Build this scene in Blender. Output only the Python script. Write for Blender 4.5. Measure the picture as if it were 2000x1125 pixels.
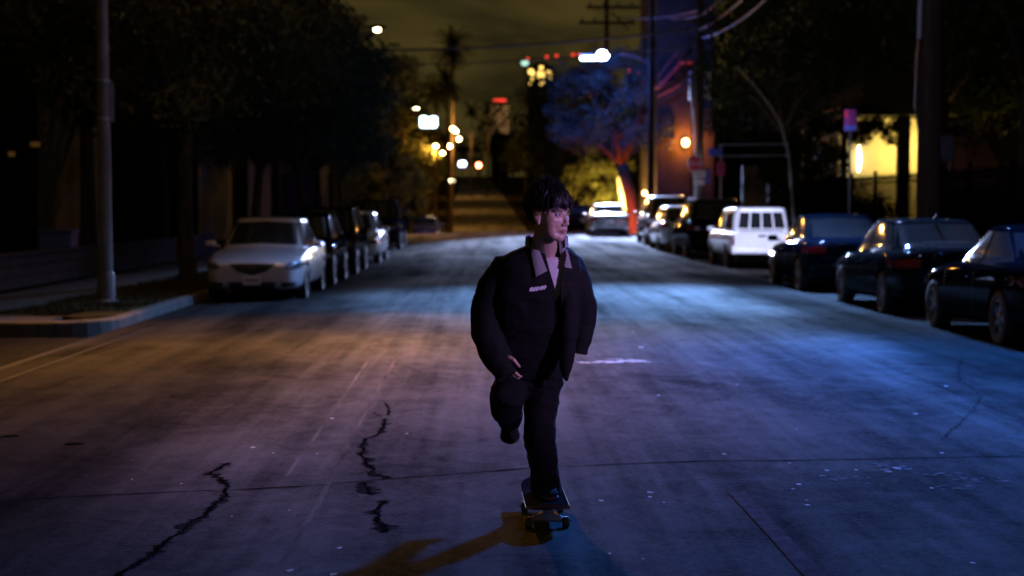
import bpy, bmesh, math, random
import numpy as np
from mathutils import Vector, Matrix, noise, Euler
from mathutils.bvhtree import BVHTree

for o in list(bpy.data.objects):
    bpy.data.objects.remove(o, do_unlink=True)
SC = bpy.context.scene
COL = SC.collection
R = math.radians

# ------------------------------------------------------------------ camera
CAM_H = 1.56
FPX = 3055.6                     # 55 mm lens on a 2000 px wide frame
cd = bpy.data.cameras.new('camera')
cam = bpy.data.objects.new('camera', cd)
COL.objects.link(cam)
cd.lens = 55.0
cd.sensor_width = 36.0
cd.clip_start = 0.05
cd.clip_end = 6000
cam.location = (0, 0, CAM_H)
cam.rotation_euler = (R(90 - 2.953), 0, R(-0.806))
cd.dof.use_dof = True
cd.dof.focus_distance = 7.45
cd.dof.aperture_fstop = 2.2
SC.camera = cam

# ------------------------------------------------------------------ sky (night, city glow on thin cloud)
w = bpy.data.worlds.new('World')
SC.world = w
w.use_nodes = True
nt = w.node_tree
nt.nodes.clear()
out = nt.nodes.new('ShaderNodeOutputWorld')
bg = nt.nodes.new('ShaderNodeBackground')
sky = nt.nodes.new('ShaderNodeTexSky')
sky.sky_type = 'NISHITA'
sky.sun_disc = False
sky.sun_elevation = R(1.0)
sky.sun_rotation = R(150)
bg.inputs['Strength'].default_value = 0.0006
nt.links.new(sky.outputs[0], bg.inputs['Color'])
tc = nt.nodes.new('ShaderNodeTexCoord')
mp = nt.nodes.new('ShaderNodeMapping')
mp.inputs['Scale'].default_value = (1.0, 1.0, 3.4)
mp.inputs['Location'].default_value = (0.35, 0.1, 0.2)
nz = nt.nodes.new('ShaderNodeTexNoise')
nz.inputs['Scale'].default_value = 6.0
nz.inputs['Detail'].default_value = 4.0
nz.inputs['Roughness'].default_value = 0.5
nz.inputs['Distortion'].default_value = 0.5
rp = nt.nodes.new('ShaderNodeValToRGB')
rp.color_ramp.elements[0].position = 0.36
rp.color_ramp.elements[0].color = (0.0085, 0.0075, 0.0032, 1)
rp.color_ramp.elements[1].position = 0.60
rp.color_ramp.elements[1].color = (0.052, 0.037, 0.0098, 1)
nt.links.new(tc.outputs['Generated'], mp.inputs[0])
nt.links.new(mp.outputs[0], nz.inputs['Vector'])
nt.links.new(nz.outputs[0], rp.inputs[0])
bg2 = nt.nodes.new('ShaderNodeBackground')
bg2.inputs['Strength'].default_value = 1.05
nt.links.new(rp.outputs[0], bg2.inputs['Color'])
ad = nt.nodes.new('ShaderNodeAddShader')
nt.links.new(bg.outputs[0], ad.inputs[0])
nt.links.new(bg2.outputs[0], ad.inputs[1])
nt.links.new(ad.outputs[0], out.inputs['Surface'])

# the one sun lamp: weak blue fill added to tint the shadows
sd = bpy.data.lights.new('fill_sun', 'SUN')
sd.energy = 0.012
sd.angle = R(12)
sd.color = (0.35, 0.5, 1.0)
so = bpy.data.objects.new('fill_sun', sd)
COL.objects.link(so)
so.rotation_euler = (R(38), 0, R(150))

SC.view_settings.view_transform = 'Standard'
SC.view_settings.look = 'None'
SC.view_settings.gamma = 1.0
SC.view_settings.exposure = 0.0
SC.view_settings.use_curve_mapping = False
SC.render.engine = 'CYCLES'
SC.cycles.use_denoising = True
SC.cycles.max_bounces = 6
SC.cycles.diffuse_bounces = 2
SC.cycles.glossy_bounces = 3
SC.cycles.transmission_bounces = 4
SC.cycles.transparent_max_bounces = 6
SC.cycles.sample_clamp_indirect = 3.0
SC.cycles.sample_clamp_direct = 0.0
SC.cycles.caustics_reflective = False
SC.cycles.caustics_refractive = False

# ------------------------------------------------------------------ helpers
RM = cam.rotation_euler.to_matrix()
def ray(px, py):
    return (RM @ Vector(((px - 1000) / FPX, -(py - 562.5) / FPX, -1.0)))
def P(px, py, Y):
    """point of the place seen at photo pixel (px, py), Y metres up the street"""
    d = ray(px, py)
    t = Y / d.y
    return Vector((d.x * t, Y, CAM_H + d.z * t))
def G(px, py, z=0.0):
    d = ray(px, py)
    t = (z - CAM_H) / d.z
    return Vector((d.x * t, d.y * t, z))

ZK = [(-80, 0), (30, 0), (50, .05), (65, .2), (75, .3), (85, .18), (100, -.55), (150, -2.5), (200, -3.4), (240, -2.9), (270, -1.7),
      (400, 3.4), (600, 10.4), (900, 19.4), (1300, 24), (4000, 24)]
def zr(y):
    """height of the road's crown line along the street"""
    if y <= ZK[0][0]:
        return ZK[0][1]
    for i in range(len(ZK) - 1):
        (a, za), (b, zb) = ZK[i], ZK[i + 1]
        if y <= b:
            def sl(k):
                if k <= 0 or k >= len(ZK) - 1:
                    return 0.0
                return (ZK[k + 1][1] - ZK[k - 1][1]) / (ZK[k + 1][0] - ZK[k - 1][0])
            h = b - a
            t = (y - a) / h
            return ((2*t**3 - 3*t*t + 1) * za + (t**3 - 2*t*t + t) * h * sl(i) + (-2*t**3 + 3*t*t) * zb + (t**3 - t*t) * h * sl(i + 1))
    return ZK[-1][1]
def xo(y):
    """the far road bends a little to the left"""
    return -12.0 * max(0.0, min(1.0, (y - 110) / 900.0))
XL, XR = -5.1, 8.1               # kerb faces
def gz(x, y):
    """road surface"""
    u = (x - 1.5) / 6.6
    return zr(y) - 0.11 * min(1.0, u * u)

def mesh_obj(name, verts, faces, mat=None, parent=None, smooth=False, sharp=None, mats=None, fmat=None):
    me = bpy.data.meshes.new(name)
    me.from_pydata([tuple(v) for v in verts], [], faces)
    return link_mesh(name, me, mat, parent, smooth, sharp, mats, fmat)
def link_mesh(name, me, mat=None, parent=None, smooth=False, sharp=None, mats=None, fmat=None):
    o = bpy.data.objects.new(name, me)
    COL.objects.link(o)
    for m in (mats or ([mat] if mat else [])):
        me.materials.append(m)
    if fmat is not None:
        me.polygons.foreach_set('material_index', fmat)
    if smooth:
        me.polygons.foreach_set('use_smooth', [True] * len(me.polygons))
        if sharp:
            me.set_sharp_from_angle(angle=R(sharp))
    if parent:
        o.parent = parent
    return o
def tag(o, label=None, cat=None, group=None, kind=None):
    for k, v in (('label', label), ('category', cat), ('group', group), ('kind', kind)):
        if v:
            o[k] = v
    return o
def empty(name, loc=(0, 0, 0), rz=0.0, label=None, cat=None, group=None):
    o = bpy.data.objects.new(name, None)
    COL.objects.link(o)
    o.location = loc
    o.rotation_euler = (0, 0, rz)
    o.empty_display_size = 0.2
    return tag(o, label, cat, group)
def copy_tree(o, parent=None):
    c = o.copy()
    COL.objects.link(c)
    c.parent = parent
    for ch in list(o.children):
        copy_tree(ch, c)
    return c

class MB:
    """collects simple shapes into one mesh"""
    def __init__(s):
        s.v, s.f = [], []
    def add(s, v, f):
        n = len(s.v)
        s.v += [Vector(p) for p in v]
        s.f += [tuple(i + n for i in q) for q in f]
        return s
    def box(s, c, d, rz=0.0, M=None, bev=0.0):
        hx, hy, hz = d[0] / 2, d[1] / 2, d[2] / 2
        if bev:
            bm = bmesh.new()
            bmesh.ops.create_cube(bm, size=1.0, matrix=Matrix.Diagonal((d[0], d[1], d[2], 1)))
            bmesh.ops.bevel(bm, geom=bm.edges[:], offset=bev, segments=2, affect='EDGES', profile=0.5)
            vs = [v.co.copy() for v in bm.verts]
            bm.verts.index_update()
            fs = [tuple(v.index for v in f.verts) for f in bm.faces]
            bm.free()
        else:
            vs = [Vector((x, y, z)) for z in (-hz, hz) for y in (-hy, hy) for x in (-hx, hx)]
            fs = [(0, 2, 3, 1), (4, 5, 7, 6), (0, 1, 5, 4), (2, 6, 7, 3), (0, 4, 6, 2), (1, 3, 7, 5)]
        m = Matrix.Translation(c) @ (M if M is not None else Matrix.Rotation(rz, 4, 'Z'))
        return s.add([m @ v for v in vs], fs)
    def tube(s, pts, rad, n=10, cap=True, sx=1.0):
        pts = [Vector(p) for p in pts]
        if not isinstance(rad, (list, tuple)):
            rad = [rad] * len(pts)
        base = len(s.v)
        up = None
        for i, p in enumerate(pts):
            t = (pts[min(i + 1, len(pts) - 1)] - pts[max(i - 1, 0)]).normalized()
            if up is None:
                a = Vector((0, 1, 0)) if abs(t.y) < 0.9 else Vector((1, 0, 0))
                up = (a - t * a.dot(t)).normalized()
            else:
                up = (up - t * up.dot(t)).normalized()
            sd_ = t.cross(up)
            for k in range(n):
                an = 2 * math.pi * k / n
                s.v.append(p + (up * math.cos(an) + sd_ * math.sin(an) * sx) * rad[i])
        for i in range(len(pts) - 1):
            for k in range(n):
                a, b = base + i * n + k, base + i * n + (k + 1) % n
                s.f.append((a, b, b + n, a + n))
        if cap:
            s.f.append(tuple(base + k for k in reversed(range(n))))
            e = base + (len(pts) - 1) * n
            s.f.append(tuple(e + k for k in range(n)))
        return s
    def lathe(s, prof, n=24, M=None, close=False):
        """profile of (radius, height) turned about z"""
        base = len(s.v)
        M = M or Matrix.Identity(4)
        for (r, h) in prof:
            for k in range(n):
                an = 2 * math.pi * k / n
                s.v.append(M @ Vector((r * math.cos(an), r * math.sin(an), h)))
        m = len(prof)
        for i in range(m if close else m - 1):
            j = (i + 1) % m
            for k in range(n):
                k2 = (k + 1) % n
                s.f.append((base + i * n + k, base + i * n + k2, base + j * n + k2, base + j * n + k))
        if not close:
            s.f.append(tuple(base + k for k in reversed(range(n))))
            s.f.append(tuple(base + (m - 1) * n + k for k in range(n)))
        return s
    def ell(s, c, r, nu=16, nv=10, M=None):
        base = len(s.v)
        M = M or Matrix.Identity(4)
        C = Vector(c)
        s.v.append(C + M @ Vector((0, 0, r[2])))
        for i in range(1, nv):
            a = math.pi * i / nv
            for k in range(nu):
                b = 2 * math.pi * k / nu
                s.v.append(C + M @ Vector((r[0] * math.sin(a) * math.cos(b), r[1] * math.sin(a) * math.sin(b), r[2] * math.cos(a))))
        s.v.append(C + M @ Vector((0, 0, -r[2])))
        last = len(s.v) - 1
        for k in range(nu):
            k2 = (k + 1) % nu
            s.f.append((base, base + 1 + k, base + 1 + k2))
            for i in range(nv - 2):
                a = base + 1 + i * nu
                s.f.append((a + k, a + nu + k, a + nu + k2, a + k2))
            a = base + 1 + (nv - 2) * nu
            s.f.append((a + k, last, a + k2))
        return s
    def prism(s, poly, axis, a, b):
        """polygon of 2-D points extruded along an axis ('x','y','z') from a to b"""
        def mk(p, h):
            if axis == 'x':
                return Vector((h, p[0], p[1]))
            if axis == 'y':
                return Vector((p[0], h, p[1]))
            return Vector((p[0], p[1], h))
        n = len(poly)
        base = len(s.v)
        s.v += [mk(p, a) for p in poly] + [mk(p, b) for p in poly]
        for k in range(n):
            k2 = (k + 1) % n
            s.f.append((base + k, base + k2, base + n + k2, base + n + k))
        s.f.append(tuple(base + k for k in reversed(range(n))))
        s.f.append(tuple(base + n + k for k in range(n)))
        return s
    def build(s, name, mat, parent=None, smooth=False, sharp=40, fix=True):
        me = bpy.data.meshes.new(name)
        me.from_pydata([tuple(v) for v in s.v], [], s.f)
        if fix:
            bm = bmesh.new()
            bm.from_mesh(me)
            bmesh.ops.recalc_face_normals(bm, faces=bm.faces)
            bm.to_mesh(me)
            bm.free()
        return link_mesh(name, me, mat, parent, smooth, sharp if smooth else None)

def evaluated(o):
    dg = bpy.context.evaluated_depsgraph_get()
    dg.update()
    return bpy.data.meshes.new_from_object(o.evaluated_get(dg))
def with_mods(mb, mods):
    """bake modifiers on a temporary object, return the mesh"""
    o = mb.build('temporary', None)
    for typ, kw in mods:
        m = o.modifiers.new(typ, typ)
        for k, v in kw.items():
            setattr(m, k, v)
    me = evaluated(o)
    om = o.data
    bpy.data.objects.remove(o, do_unlink=True)
    bpy.data.meshes.remove(om)
    return me

# ------------------------------------------------------------------ materials
def pm(name, col, rough=0.6, metal=0.0, var=0.25, scale=6.0, bump=0.15, bscale=60.0, coat=0.0, spec=0.5, emit=None, stren=0.0,
       stretch=(1, 1, 1), rvar=0.15, bdist=0.01, sss=0.0, coords='Object'):
    m = bpy.data.materials.new(name)
    m.use_nodes = True
    t = m.node_tree
    b = t.nodes['Principled BSDF']
    b.inputs['Roughness'].default_value = rough
    b.inputs['Metallic'].default_value = metal
    b.inputs['Specular IOR Level'].default_value = spec
    b.inputs['Coat Weight'].default_value = coat
    b.inputs['Coat Roughness'].default_value = 0.04
    if sss:
        b.inputs['Subsurface Weight'].default_value = sss
        b.inputs['Subsurface Radius'].default_value = (0.012, 0.005, 0.003)
    if emit:
        b.inputs['Emission Color'].default_value = (*emit, 1)
        b.inputs['Emission Strength'].default_value = stren
    c = t.nodes.new('ShaderNodeTexCoord')
    mpn = t.nodes.new('ShaderNodeMapping')
    mpn.inputs['Scale'].default_value = stretch
    t.links.new(c.outputs[coords], mpn.inputs[0])
    n1 = t.nodes.new('ShaderNodeTexNoise')
    n1.inputs['Scale'].default_value = scale
    n1.inputs['Detail'].default_value = 5
    t.links.new(mpn.outputs[0], n1.inputs['Vector'])
    rmp = t.nodes.new('ShaderNodeValToRGB')
    rmp.color_ramp.elements[0].position = 0.3
    rmp.color_ramp.elements[1].position = 0.7
    rmp.color_ramp.elements[0].color = (*[x * (1 - var) for x in col], 1)
    rmp.color_ramp.elements[1].color = (*[min(1, x * (1 + var)) for x in col], 1)
    t.links.new(n1.outputs[0], rmp.inputs[0])
    t.links.new(rmp.outputs[0], b.inputs['Base Color'])
    if rvar:
        mr = t.nodes.new('ShaderNodeMapRange')
        mr.inputs['To Min'].default_value = max(0.02, rough - rvar)
        mr.inputs['To Max'].default_value = min(1, rough + rvar)
        t.links.new(n1.outputs[0], mr.inputs['Value'])
        t.links.new(mr.outputs[0], b.inputs['Roughness'])
    if bump:
        n2 = t.nodes.new('ShaderNodeTexNoise')
        n2.inputs['Scale'].default_value = bscale
        n2.inputs['Detail'].default_value = 3
        t.links.new(mpn.outputs[0], n2.inputs['Vector'])
        bp = t.nodes.new('ShaderNodeBump')
        bp.inputs['Strength'].default_value = bump
        bp.inputs['Distance'].default_value = bdist
        t.links.new(n2.outputs[0], bp.inputs['Height'])
        t.links.new(bp.outputs[0], b.inputs['Normal'])
    return m
def em(name, col, s):
    m = bpy.data.materials.new(name)
    m.use_nodes = True
    t = m.node_tree
    b = t.nodes['Principled BSDF']
    b.inputs['Base Color'].default_value = (0.5, 0.5, 0.5, 1)
    b.inputs['Roughness'].default_value = 0.3
    nz_ = t.nodes.new('ShaderNodeTexNoise')
    nz_.inputs['Scale'].default_value = 3.0
    rr = t.nodes.new('ShaderNodeValToRGB')
    rr.color_ramp.elements[0].color = (*[x * 0.85 for x in col], 1)
    rr.color_ramp.elements[1].color = (*col, 1)
    t.links.new(nz_.outputs[0], rr.inputs[0])
    t.links.new(rr.outputs[0], b.inputs['Emission Color'])
    b.inputs['Emission Strength'].default_value = s
    return m

SOD = (1.0, 0.46, 0.085)          # warm street lamps
LED = (0.42, 0.60, 1.0)          # cool street lamps
M = {}
M['galv'] = pm('galvanised steel', (.32, .33, .35), .45, .8, .2, 4, .05, 80)
M['pole_paint'] = pm('aged pole paint', (.17, .165, .16), .55, .3, .25, 3, .08, 60, spec=0.15)
M['wood_pole'] = pm('creosoted pole timber', (.045, .032, .022), .85, 0, .4, 5, .4, 30, stretch=(4, 4, .4), spec=0.0)
M['black_metal'] = pm('black painted iron', (0.003, 0.003, 0.0035), .7, .0, .3, 8, .1, 60, spec=0.0)
M['dark_metal'] = pm('dark metal', (.05, .05, .055), .5, .6, .3, 8, .1, 60)
M['wire'] = pm('cable sheath', (.05, .05, .055), .45, 0, .2, 5, 0)
M['concrete'] = pm('old concrete', (.07, .066, .062), .85, 0, .28, 2.2, .35, 45, spec=0.06)
M['concrete_dk'] = pm('stained gutter concrete', (.012, .011, .010), .8, 0, .35, 1.6, .35, 40, spec=0.06)
M['kerb'] = pm('kerb concrete', (.11, .105, .10), .75, 0, .3, 2.5, .3, 50, spec=0.06)
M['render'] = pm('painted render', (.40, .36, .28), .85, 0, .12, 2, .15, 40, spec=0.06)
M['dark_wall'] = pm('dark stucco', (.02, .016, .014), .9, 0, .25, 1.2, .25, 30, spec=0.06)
M['brickish'] = pm('weathered brown stucco', (.034, .019, .014), .9, 0, .3, 1.0, .3, 25, spec=0.06)
M['shingle'] = pm('roof shingle', (.02, .018, .017), .9, 0, .3, 4, .4, 20, spec=0.06)
M['glass'] = pm('dark tinted glass', (.012, .013, .016), .07, 0, .1, 3, 0, spec=.6, rvar=.02)
M['tyre'] = pm('tyre rubber', (.016, .016, .017), .8, 0, .2, 10, .2, 80)
M['rim'] = pm('alloy rim', (.42, .42, .44), .28, .9, .15, 6, 0)
M['rim_dk'] = pm('dirty alloy rim', (.20, .19, .18), .38, .9, .25, 8, 0)
M['trim'] = pm('black plastic trim', (.015, .015, .016), .55, 0, .2, 8, .1, 120)
M['chrome'] = pm('bright trim', (.6, .6, .62), .12, 1, .05, 4, 0, rvar=.03)
M['headglass'] = pm('headlamp glass', (.10, .10, .11), .08, .5, .3, 14, 0, rvar=.03)
M['tail'] = pm('tail lamp red', (.12, .004, .006), .15, 0, .3, 20, 0, rvar=.03)
M['amber'] = pm('amber lens', (.5, .16, .02), .15, 0, .2, 20, 0, rvar=.03)
M['plate'] = pm('number plate', (.62, .58, .60), .4, .1, .1, 10, 0)
M['ink'] = pm('plate ink', (.03, .03, .12), .5, 0, .1, 10, 0)
M['bark'] = pm('bark', (.055, .04, .03), .9, 0, .4, 4, .6, 18, stretch=(3, 3, .6), bdist=.03, spec=0.0)
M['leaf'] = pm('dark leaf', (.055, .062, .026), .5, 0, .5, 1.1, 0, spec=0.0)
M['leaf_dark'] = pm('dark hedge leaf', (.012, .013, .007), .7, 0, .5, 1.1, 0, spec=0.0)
M['leaf_mid'] = pm('shaded yard leaf', (.03, .034, .015), .7, 0, .5, 1.1, 0, spec=0.0)  # darker copy of the leaf colour, shade put into it
M['leaf2'] = pm('leaf tinted blue', (.036, .052, .05), .5, 0, .5, 1.3, 0, spec=0.0)  # leaf colour tinted blue in place of blue lamplight
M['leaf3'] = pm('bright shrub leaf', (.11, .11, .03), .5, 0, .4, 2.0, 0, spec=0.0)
M['palm'] = pm('palm frond', (.045, .05, .025), .5, 0, .4, 2.0, 0, spec=0.0)
M['soil'] = pm('bare ground', (.018, .015, .012), .95, 0, .4, .8, .4, 12, spec=0.0)
M['lawn'] = pm('dry turf', (.05, .045, .022), .95, 0, .4, 1.5, .5, 30, spec=0.0)
M['grassblade'] = pm('dry grass blades', (.06, .045, .02), .7, 0, .4, 3, 0, spec=0.0)
# ------------------------------------------------------------------ ground, road, pavements
def asphalt(name, lo, hi, rlo, rhi, lanes=False):
    m = bpy.data.materials.new(name)
    m.use_nodes = True
    t = m.node_tree
    L = t.links.new
    b = t.nodes['Principled BSDF']
    b.inputs['Specular IOR Level'].default_value = 0.0
    c = t.nodes.new('ShaderNodeTexCoord')
    def nz(scale, st=(1, 1, 1), det=4, rough=.55, loc=(0, 0, 0), dist=0.0):
        mpn = t.nodes.new('ShaderNodeMapping')
        mpn.inputs['Scale'].default_value = st
        mpn.inputs['Location'].default_value = loc
        L(c.outputs['Object'], mpn.inputs[0])
        n = t.nodes.new('ShaderNodeTexNoise')
        n.inputs['Scale'].default_value = scale
        n.inputs['Detail'].default_value = det
        n.inputs['Roughness'].default_value = rough
        n.inputs['Distortion'].default_value = dist
        L(mpn.outputs[0], n.inputs['Vector'])
        return n.outputs[0]
    def mrange(v, a, b_, lo_, hi_):
        r = t.nodes.new('ShaderNodeMapRange')
        r.inputs['From Min'].default_value = a
        r.inputs['From Max'].default_value = b_
        r.inputs['To Min'].default_value = lo_
        r.inputs['To Max'].default_value = hi_
        L(v, r.inputs['Value'])
        return r.outputs[0]
    def mth(op, a, b_):
        n = t.nodes.new('ShaderNodeMath')
        n.operation = op
        for i, v in enumerate((a, b_)):
            if isinstance(v, (int, float)):
                n.inputs[i].default_value = v
            else:
                L(v, n.inputs[i])
        return n.outputs[0]
    patch = nz(.42, (1, .55, 1), 5, .6, (3, 1, 0), .6)      # broad worn areas
    lane = nz(1.3, (1, .045, 1), 4, .6, (0.4, 0, 0))         # wheel tracks along the street
    lane2 = nz(5.5, (1, .03, 1), 3, .6, (7, 0, 0))           # fine drag lines
    grit = nz(85, (1, 1, 1), 4, .75)
    spots = nz(22, (1, 1, 1), 3, .6)
    s = mth('ADD', mth('MULTIPLY', patch, .45), mth('MULTIPLY', lane, .46))
    s = mth('ADD', s, mth('MULTIPLY', lane2, .20))
    stain = nz(2.6, (1, .7, 1), 6, .68, (2, 9, 0), 1.2)         # blotches and repairs
    s = mth('ADD', s, mth('MULTIPLY', grit, .40))
    s = mth('ADD', s, mth('MULTIPLY', spots, .16))
    s = mth('ADD', s, mth('MULTIPLY', mth('SUBTRACT', stain, .5), .30))
    s = mth('SUBTRACT', s, .12)
    col = t.nodes.new('ShaderNodeValToRGB')
    col.color_ramp.elements[0].position = .58
    col.color_ramp.elements[0].color = (lo, lo * .98, lo * .97, 1)
    col.color_ramp.elements[1].position = .82
    col.color_ramp.elements[1].color = (hi, hi * .97, hi * .93, 1)
    L(s, col.inputs[0])
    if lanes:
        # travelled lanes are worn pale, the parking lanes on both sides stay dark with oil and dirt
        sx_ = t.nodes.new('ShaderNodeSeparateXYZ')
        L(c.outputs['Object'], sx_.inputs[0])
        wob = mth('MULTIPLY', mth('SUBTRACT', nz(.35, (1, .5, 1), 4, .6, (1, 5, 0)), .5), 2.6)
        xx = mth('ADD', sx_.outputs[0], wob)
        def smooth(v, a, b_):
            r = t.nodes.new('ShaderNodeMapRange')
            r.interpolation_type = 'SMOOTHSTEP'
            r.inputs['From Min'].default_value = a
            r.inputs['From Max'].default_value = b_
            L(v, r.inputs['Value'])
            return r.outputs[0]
        far = smooth(sx_.outputs[1], 36.0, 56.0)          # dirt faded out near the crest to brighten the lamplit road
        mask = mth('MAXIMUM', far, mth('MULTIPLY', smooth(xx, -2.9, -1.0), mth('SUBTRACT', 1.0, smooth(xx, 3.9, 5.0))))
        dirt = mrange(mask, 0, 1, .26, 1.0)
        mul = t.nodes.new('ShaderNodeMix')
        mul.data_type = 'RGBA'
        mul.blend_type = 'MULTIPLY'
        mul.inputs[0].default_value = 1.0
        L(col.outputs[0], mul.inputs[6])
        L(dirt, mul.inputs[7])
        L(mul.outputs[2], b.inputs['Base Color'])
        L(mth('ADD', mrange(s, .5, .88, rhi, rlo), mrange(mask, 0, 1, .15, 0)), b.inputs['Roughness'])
    else:
        L(col.outputs[0], b.inputs['Base Color'])
        L(mrange(s, .5, .88, rhi, rlo), b.inputs['Roughness'])
    bp = t.nodes.new('ShaderNodeBump')
    bp.inputs['Strength'].default_value = .14
    bp.inputs['Distance'].default_value = .006
    L(mth('ADD', grit, mth('MULTIPLY', spots, .4)), bp.inputs['Height'])
    L(bp.outputs[0], b.inputs['Normal'])
    return m
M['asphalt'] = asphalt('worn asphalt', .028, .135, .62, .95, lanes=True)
M['asphalt_old'] = asphalt('dark old asphalt', .010, .022, .6, .85)
M['tar'] = pm('open crack', (.006, .006, .007), .9, 0, .2, 20, .1, 60, spec=0)
M['strip'] = pm('filled trench asphalt', (.10, .08, .085), .8, 0, .25, 9, .1, 120, spec=0)
M['roadpaint'] = pm('worn white road paint', (.50, .50, .50), .8, 0, .5, 14, .1, 90, spec=0)
M['scuff'] = pm('paint scuffs', (.19, .19, .19), .8, 0, .5, 14, .1, 90, spec=0)
M['crumble'] = pm('crumbled asphalt', (.022, .021, .021), .9, 0, .5, 30, .3, 90, spec=0)
M['track'] = pm('pale tyre track dust', (.12, .11, .10), .8, 0, .5, 5, .1, 140, stretch=(1, .2, 1), spec=0)

ys = sorted(set([-60, -30, -10] + [i * 1.0 for i in range(-5, 160)] + [i * 10.0 for i in range(16, 135)] + [1500, 2000, 3000, 4000]))
def sheet(name, xs, zf, mat, ylist, smooth=True, bend=True):
    v = [(x + (xo(y) if bend else 0.0), y, zf(x, y)) for y in ylist for x in xs]
    n = len(xs)
    f = [(j * n + i, j * n + i + 1, (j + 1) * n + i + 1, (j + 1) * n + i) for j in range(len(ylist) - 1) for i in range(n - 1)]
    return mesh_obj(name, v, f, mat, smooth=smooth)
xs_road = [XL + (XR - XL) * i / 24 for i in range(25)]
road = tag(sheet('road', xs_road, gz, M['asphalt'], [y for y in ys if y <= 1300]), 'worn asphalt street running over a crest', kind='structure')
ground = tag(sheet('ground', [-2500, -400, -80, -30, -9, XL - .02, XL + .4, 1.5, XR - .4, XR + .02, 11, 40, 80, 400, 2500],
                   lambda x, y: zr(y) - (.35 if XL - .1 < x < XR + .1 else .16), M['soil'], ys), 'dark bare ground beside the street', kind='structure')

def ribbon(name, pts, width, mat, parent, lift=.004, jag=0.0, seed=1):
    """flat band laid on the road along ground points, edges uneven"""
    rnd = random.Random(seed)
    v, f = [], []
    for i, p in enumerate(pts):
        a, b = pts[max(i - 1, 0)], pts[min(i + 1, len(pts) - 1)]
        t = Vector((b.x - a.x, b.y - a.y, 0)).normalized()
        nrm = Vector((-t.y, t.x, 0))
        wd = width[i] if isinstance(width, list) else width
        l = wd / 2 * (1 + jag * rnd.uniform(-.8, .9))
        r = wd / 2 * (1 + jag * rnd.uniform(-.8, .9))
        for q in (p + nrm * l, p - nrm * r):
            v.append((q.x, q.y, gz(q.x, q.y) + lift))
    for i in range(len(pts) - 1):
        f.append((2 * i, 2 * i + 1, 2 * i + 3, 2 * i + 2))
    return mesh_obj(name, v, f, mat, parent)
def road_px(px, py):
    p = G(px, py, 0)
    for _ in range(3):
        p = G(px, py, gz(p.x, p.y))
    return p
def densify(pts, step=.03, jit=.012, seed=3):
    rnd = random.Random(seed)
    o_ = []
    for a, b in zip(pts[:-1], pts[1:]):
        n = max(1, int((b - a).length / step))
        for k in range(n):
            q = a.lerp(b, k / n)
            o_.append(q + Vector((rnd.uniform(-jit, jit), rnd.uniform(-jit, jit), 0)))
    o_.append(pts[-1])
    return o_
# big open cracks
cr1 = [(445, 905), (432, 914), (410, 925), (428, 935), (441, 946), (447, 952), (437, 960), (444, 968), (420, 985), (405, 1003), (398, 1010), (372, 1020), (355, 1042), (330, 1052), (315, 1066), (300, 1082), (278, 1096), (240, 1118), (215, 1135)]
cr2 = [(752, 787), (760, 797), (758, 812)]
cr3 = [(752, 818), (749, 835), (742, 846), (728, 855), (714, 857), (713, 866), (706, 874), (712, 880), (704, 890), (715, 897), (716, 908), (730, 918), (722, 926), (745, 932), (762, 934)]
cr4 = [(709, 943), (716, 952), (724, 966)]
cr5 = [(752, 978), (742, 990), (730, 1000), (741, 1009), (734, 1018), (748, 1026), (752, 1040)]
cr6 = [(729, 806), (741, 812)]
for i, (c, wd) in enumerate(((cr1, .021), (cr2, .010), (cr3, .021), (cr4, .030), (cr5, .020), (cr6, .012))):
    pts = densify([road_px(*p) for p in c], .024, .008, 11 + i)
    rb = random.Random(200 + i)
    ribbon('crack_edge', pts, [wd * 2.6 * max(.3, .8 + 1.2 * noise.noise((p.x * 7 + i * 3, p.y * 7, 4))) for p in pts], M['crumble'], road, lift=.0022, jag=1.0, seed=60 + i)
    ribbon('crack', pts, [wd * max(.25, .85 + 1.1 * noise.noise((p.x * 9 + i * 7, p.y * 9, 0))) for p in pts], M['tar'], road, jag=.8, seed=20 + i)
    for k in range(int(len(pts) / 14)):                # hairline branches
        j = rb.randrange(2, len(pts) - 2)
        a_ = rb.choice((-1, 1)) * rb.uniform(.5, 1.3)
        d_ = (pts[j + 1] - pts[j - 1]).normalized()
        d_ = Vector((d_.x * math.cos(a_) - d_.y * math.sin(a_), d_.x * math.sin(a_) + d_.y * math.cos(a_), 0))
        q_ = [pts[j] + d_ * .02 * m_ + Vector((rb.uniform(-.008, .008), rb.uniform(-.008, .008), 0)) * (m_ > 0) for m_ in range(rb.randint(4, 10))]
        ribbon('crack', q_, [wd * .34 * (1 - m_ / len(q_)) + .0015 for m_ in range(len(q_))], M['tar'], road, lift=.0036, jag=.5, seed=k)
cr7 = [(1880, 700), (1874, 720), (1872, 742), (1895, 757), (1918, 776), (1902, 800), (1880, 822), (1850, 850), (1838, 862)]
ribbon('crack', densify([road_px(*p) for p in cr7], .04, .02, 40), .006, M['tar'], road, jag=.9, seed=41)
# joint across the street
seam = [(-60, 985), (120, 972), (330, 962), (470, 957), (600, 950), (760, 936), (900, 926), (1010, 917), (1130, 911), (1260, 905), (1400, 901), (1560, 900), (1760, 896), (1980, 892), (2120, 890)]
spts = densify([road_px(*p) for p in seam], .05, .006, 50)
ribbon('crack', spts, [.015 + .010 * noise.noise((p.x * 3, 0, 0)) for p in spts], M['tar'], road, jag=.6, seed=51)
# filled trench strip in front right
q = [road_px(1438, 962), road_px(1470, 995), road_px(1512, 1040), road_px(1590, 1125), road_px(1700, 1240), road_px(1900, 1450)]
ribbon('trench_strip', densify(q, .05, .002, 60), .094, M['strip'], road, lift=.006, jag=.05, seed=61)
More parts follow.
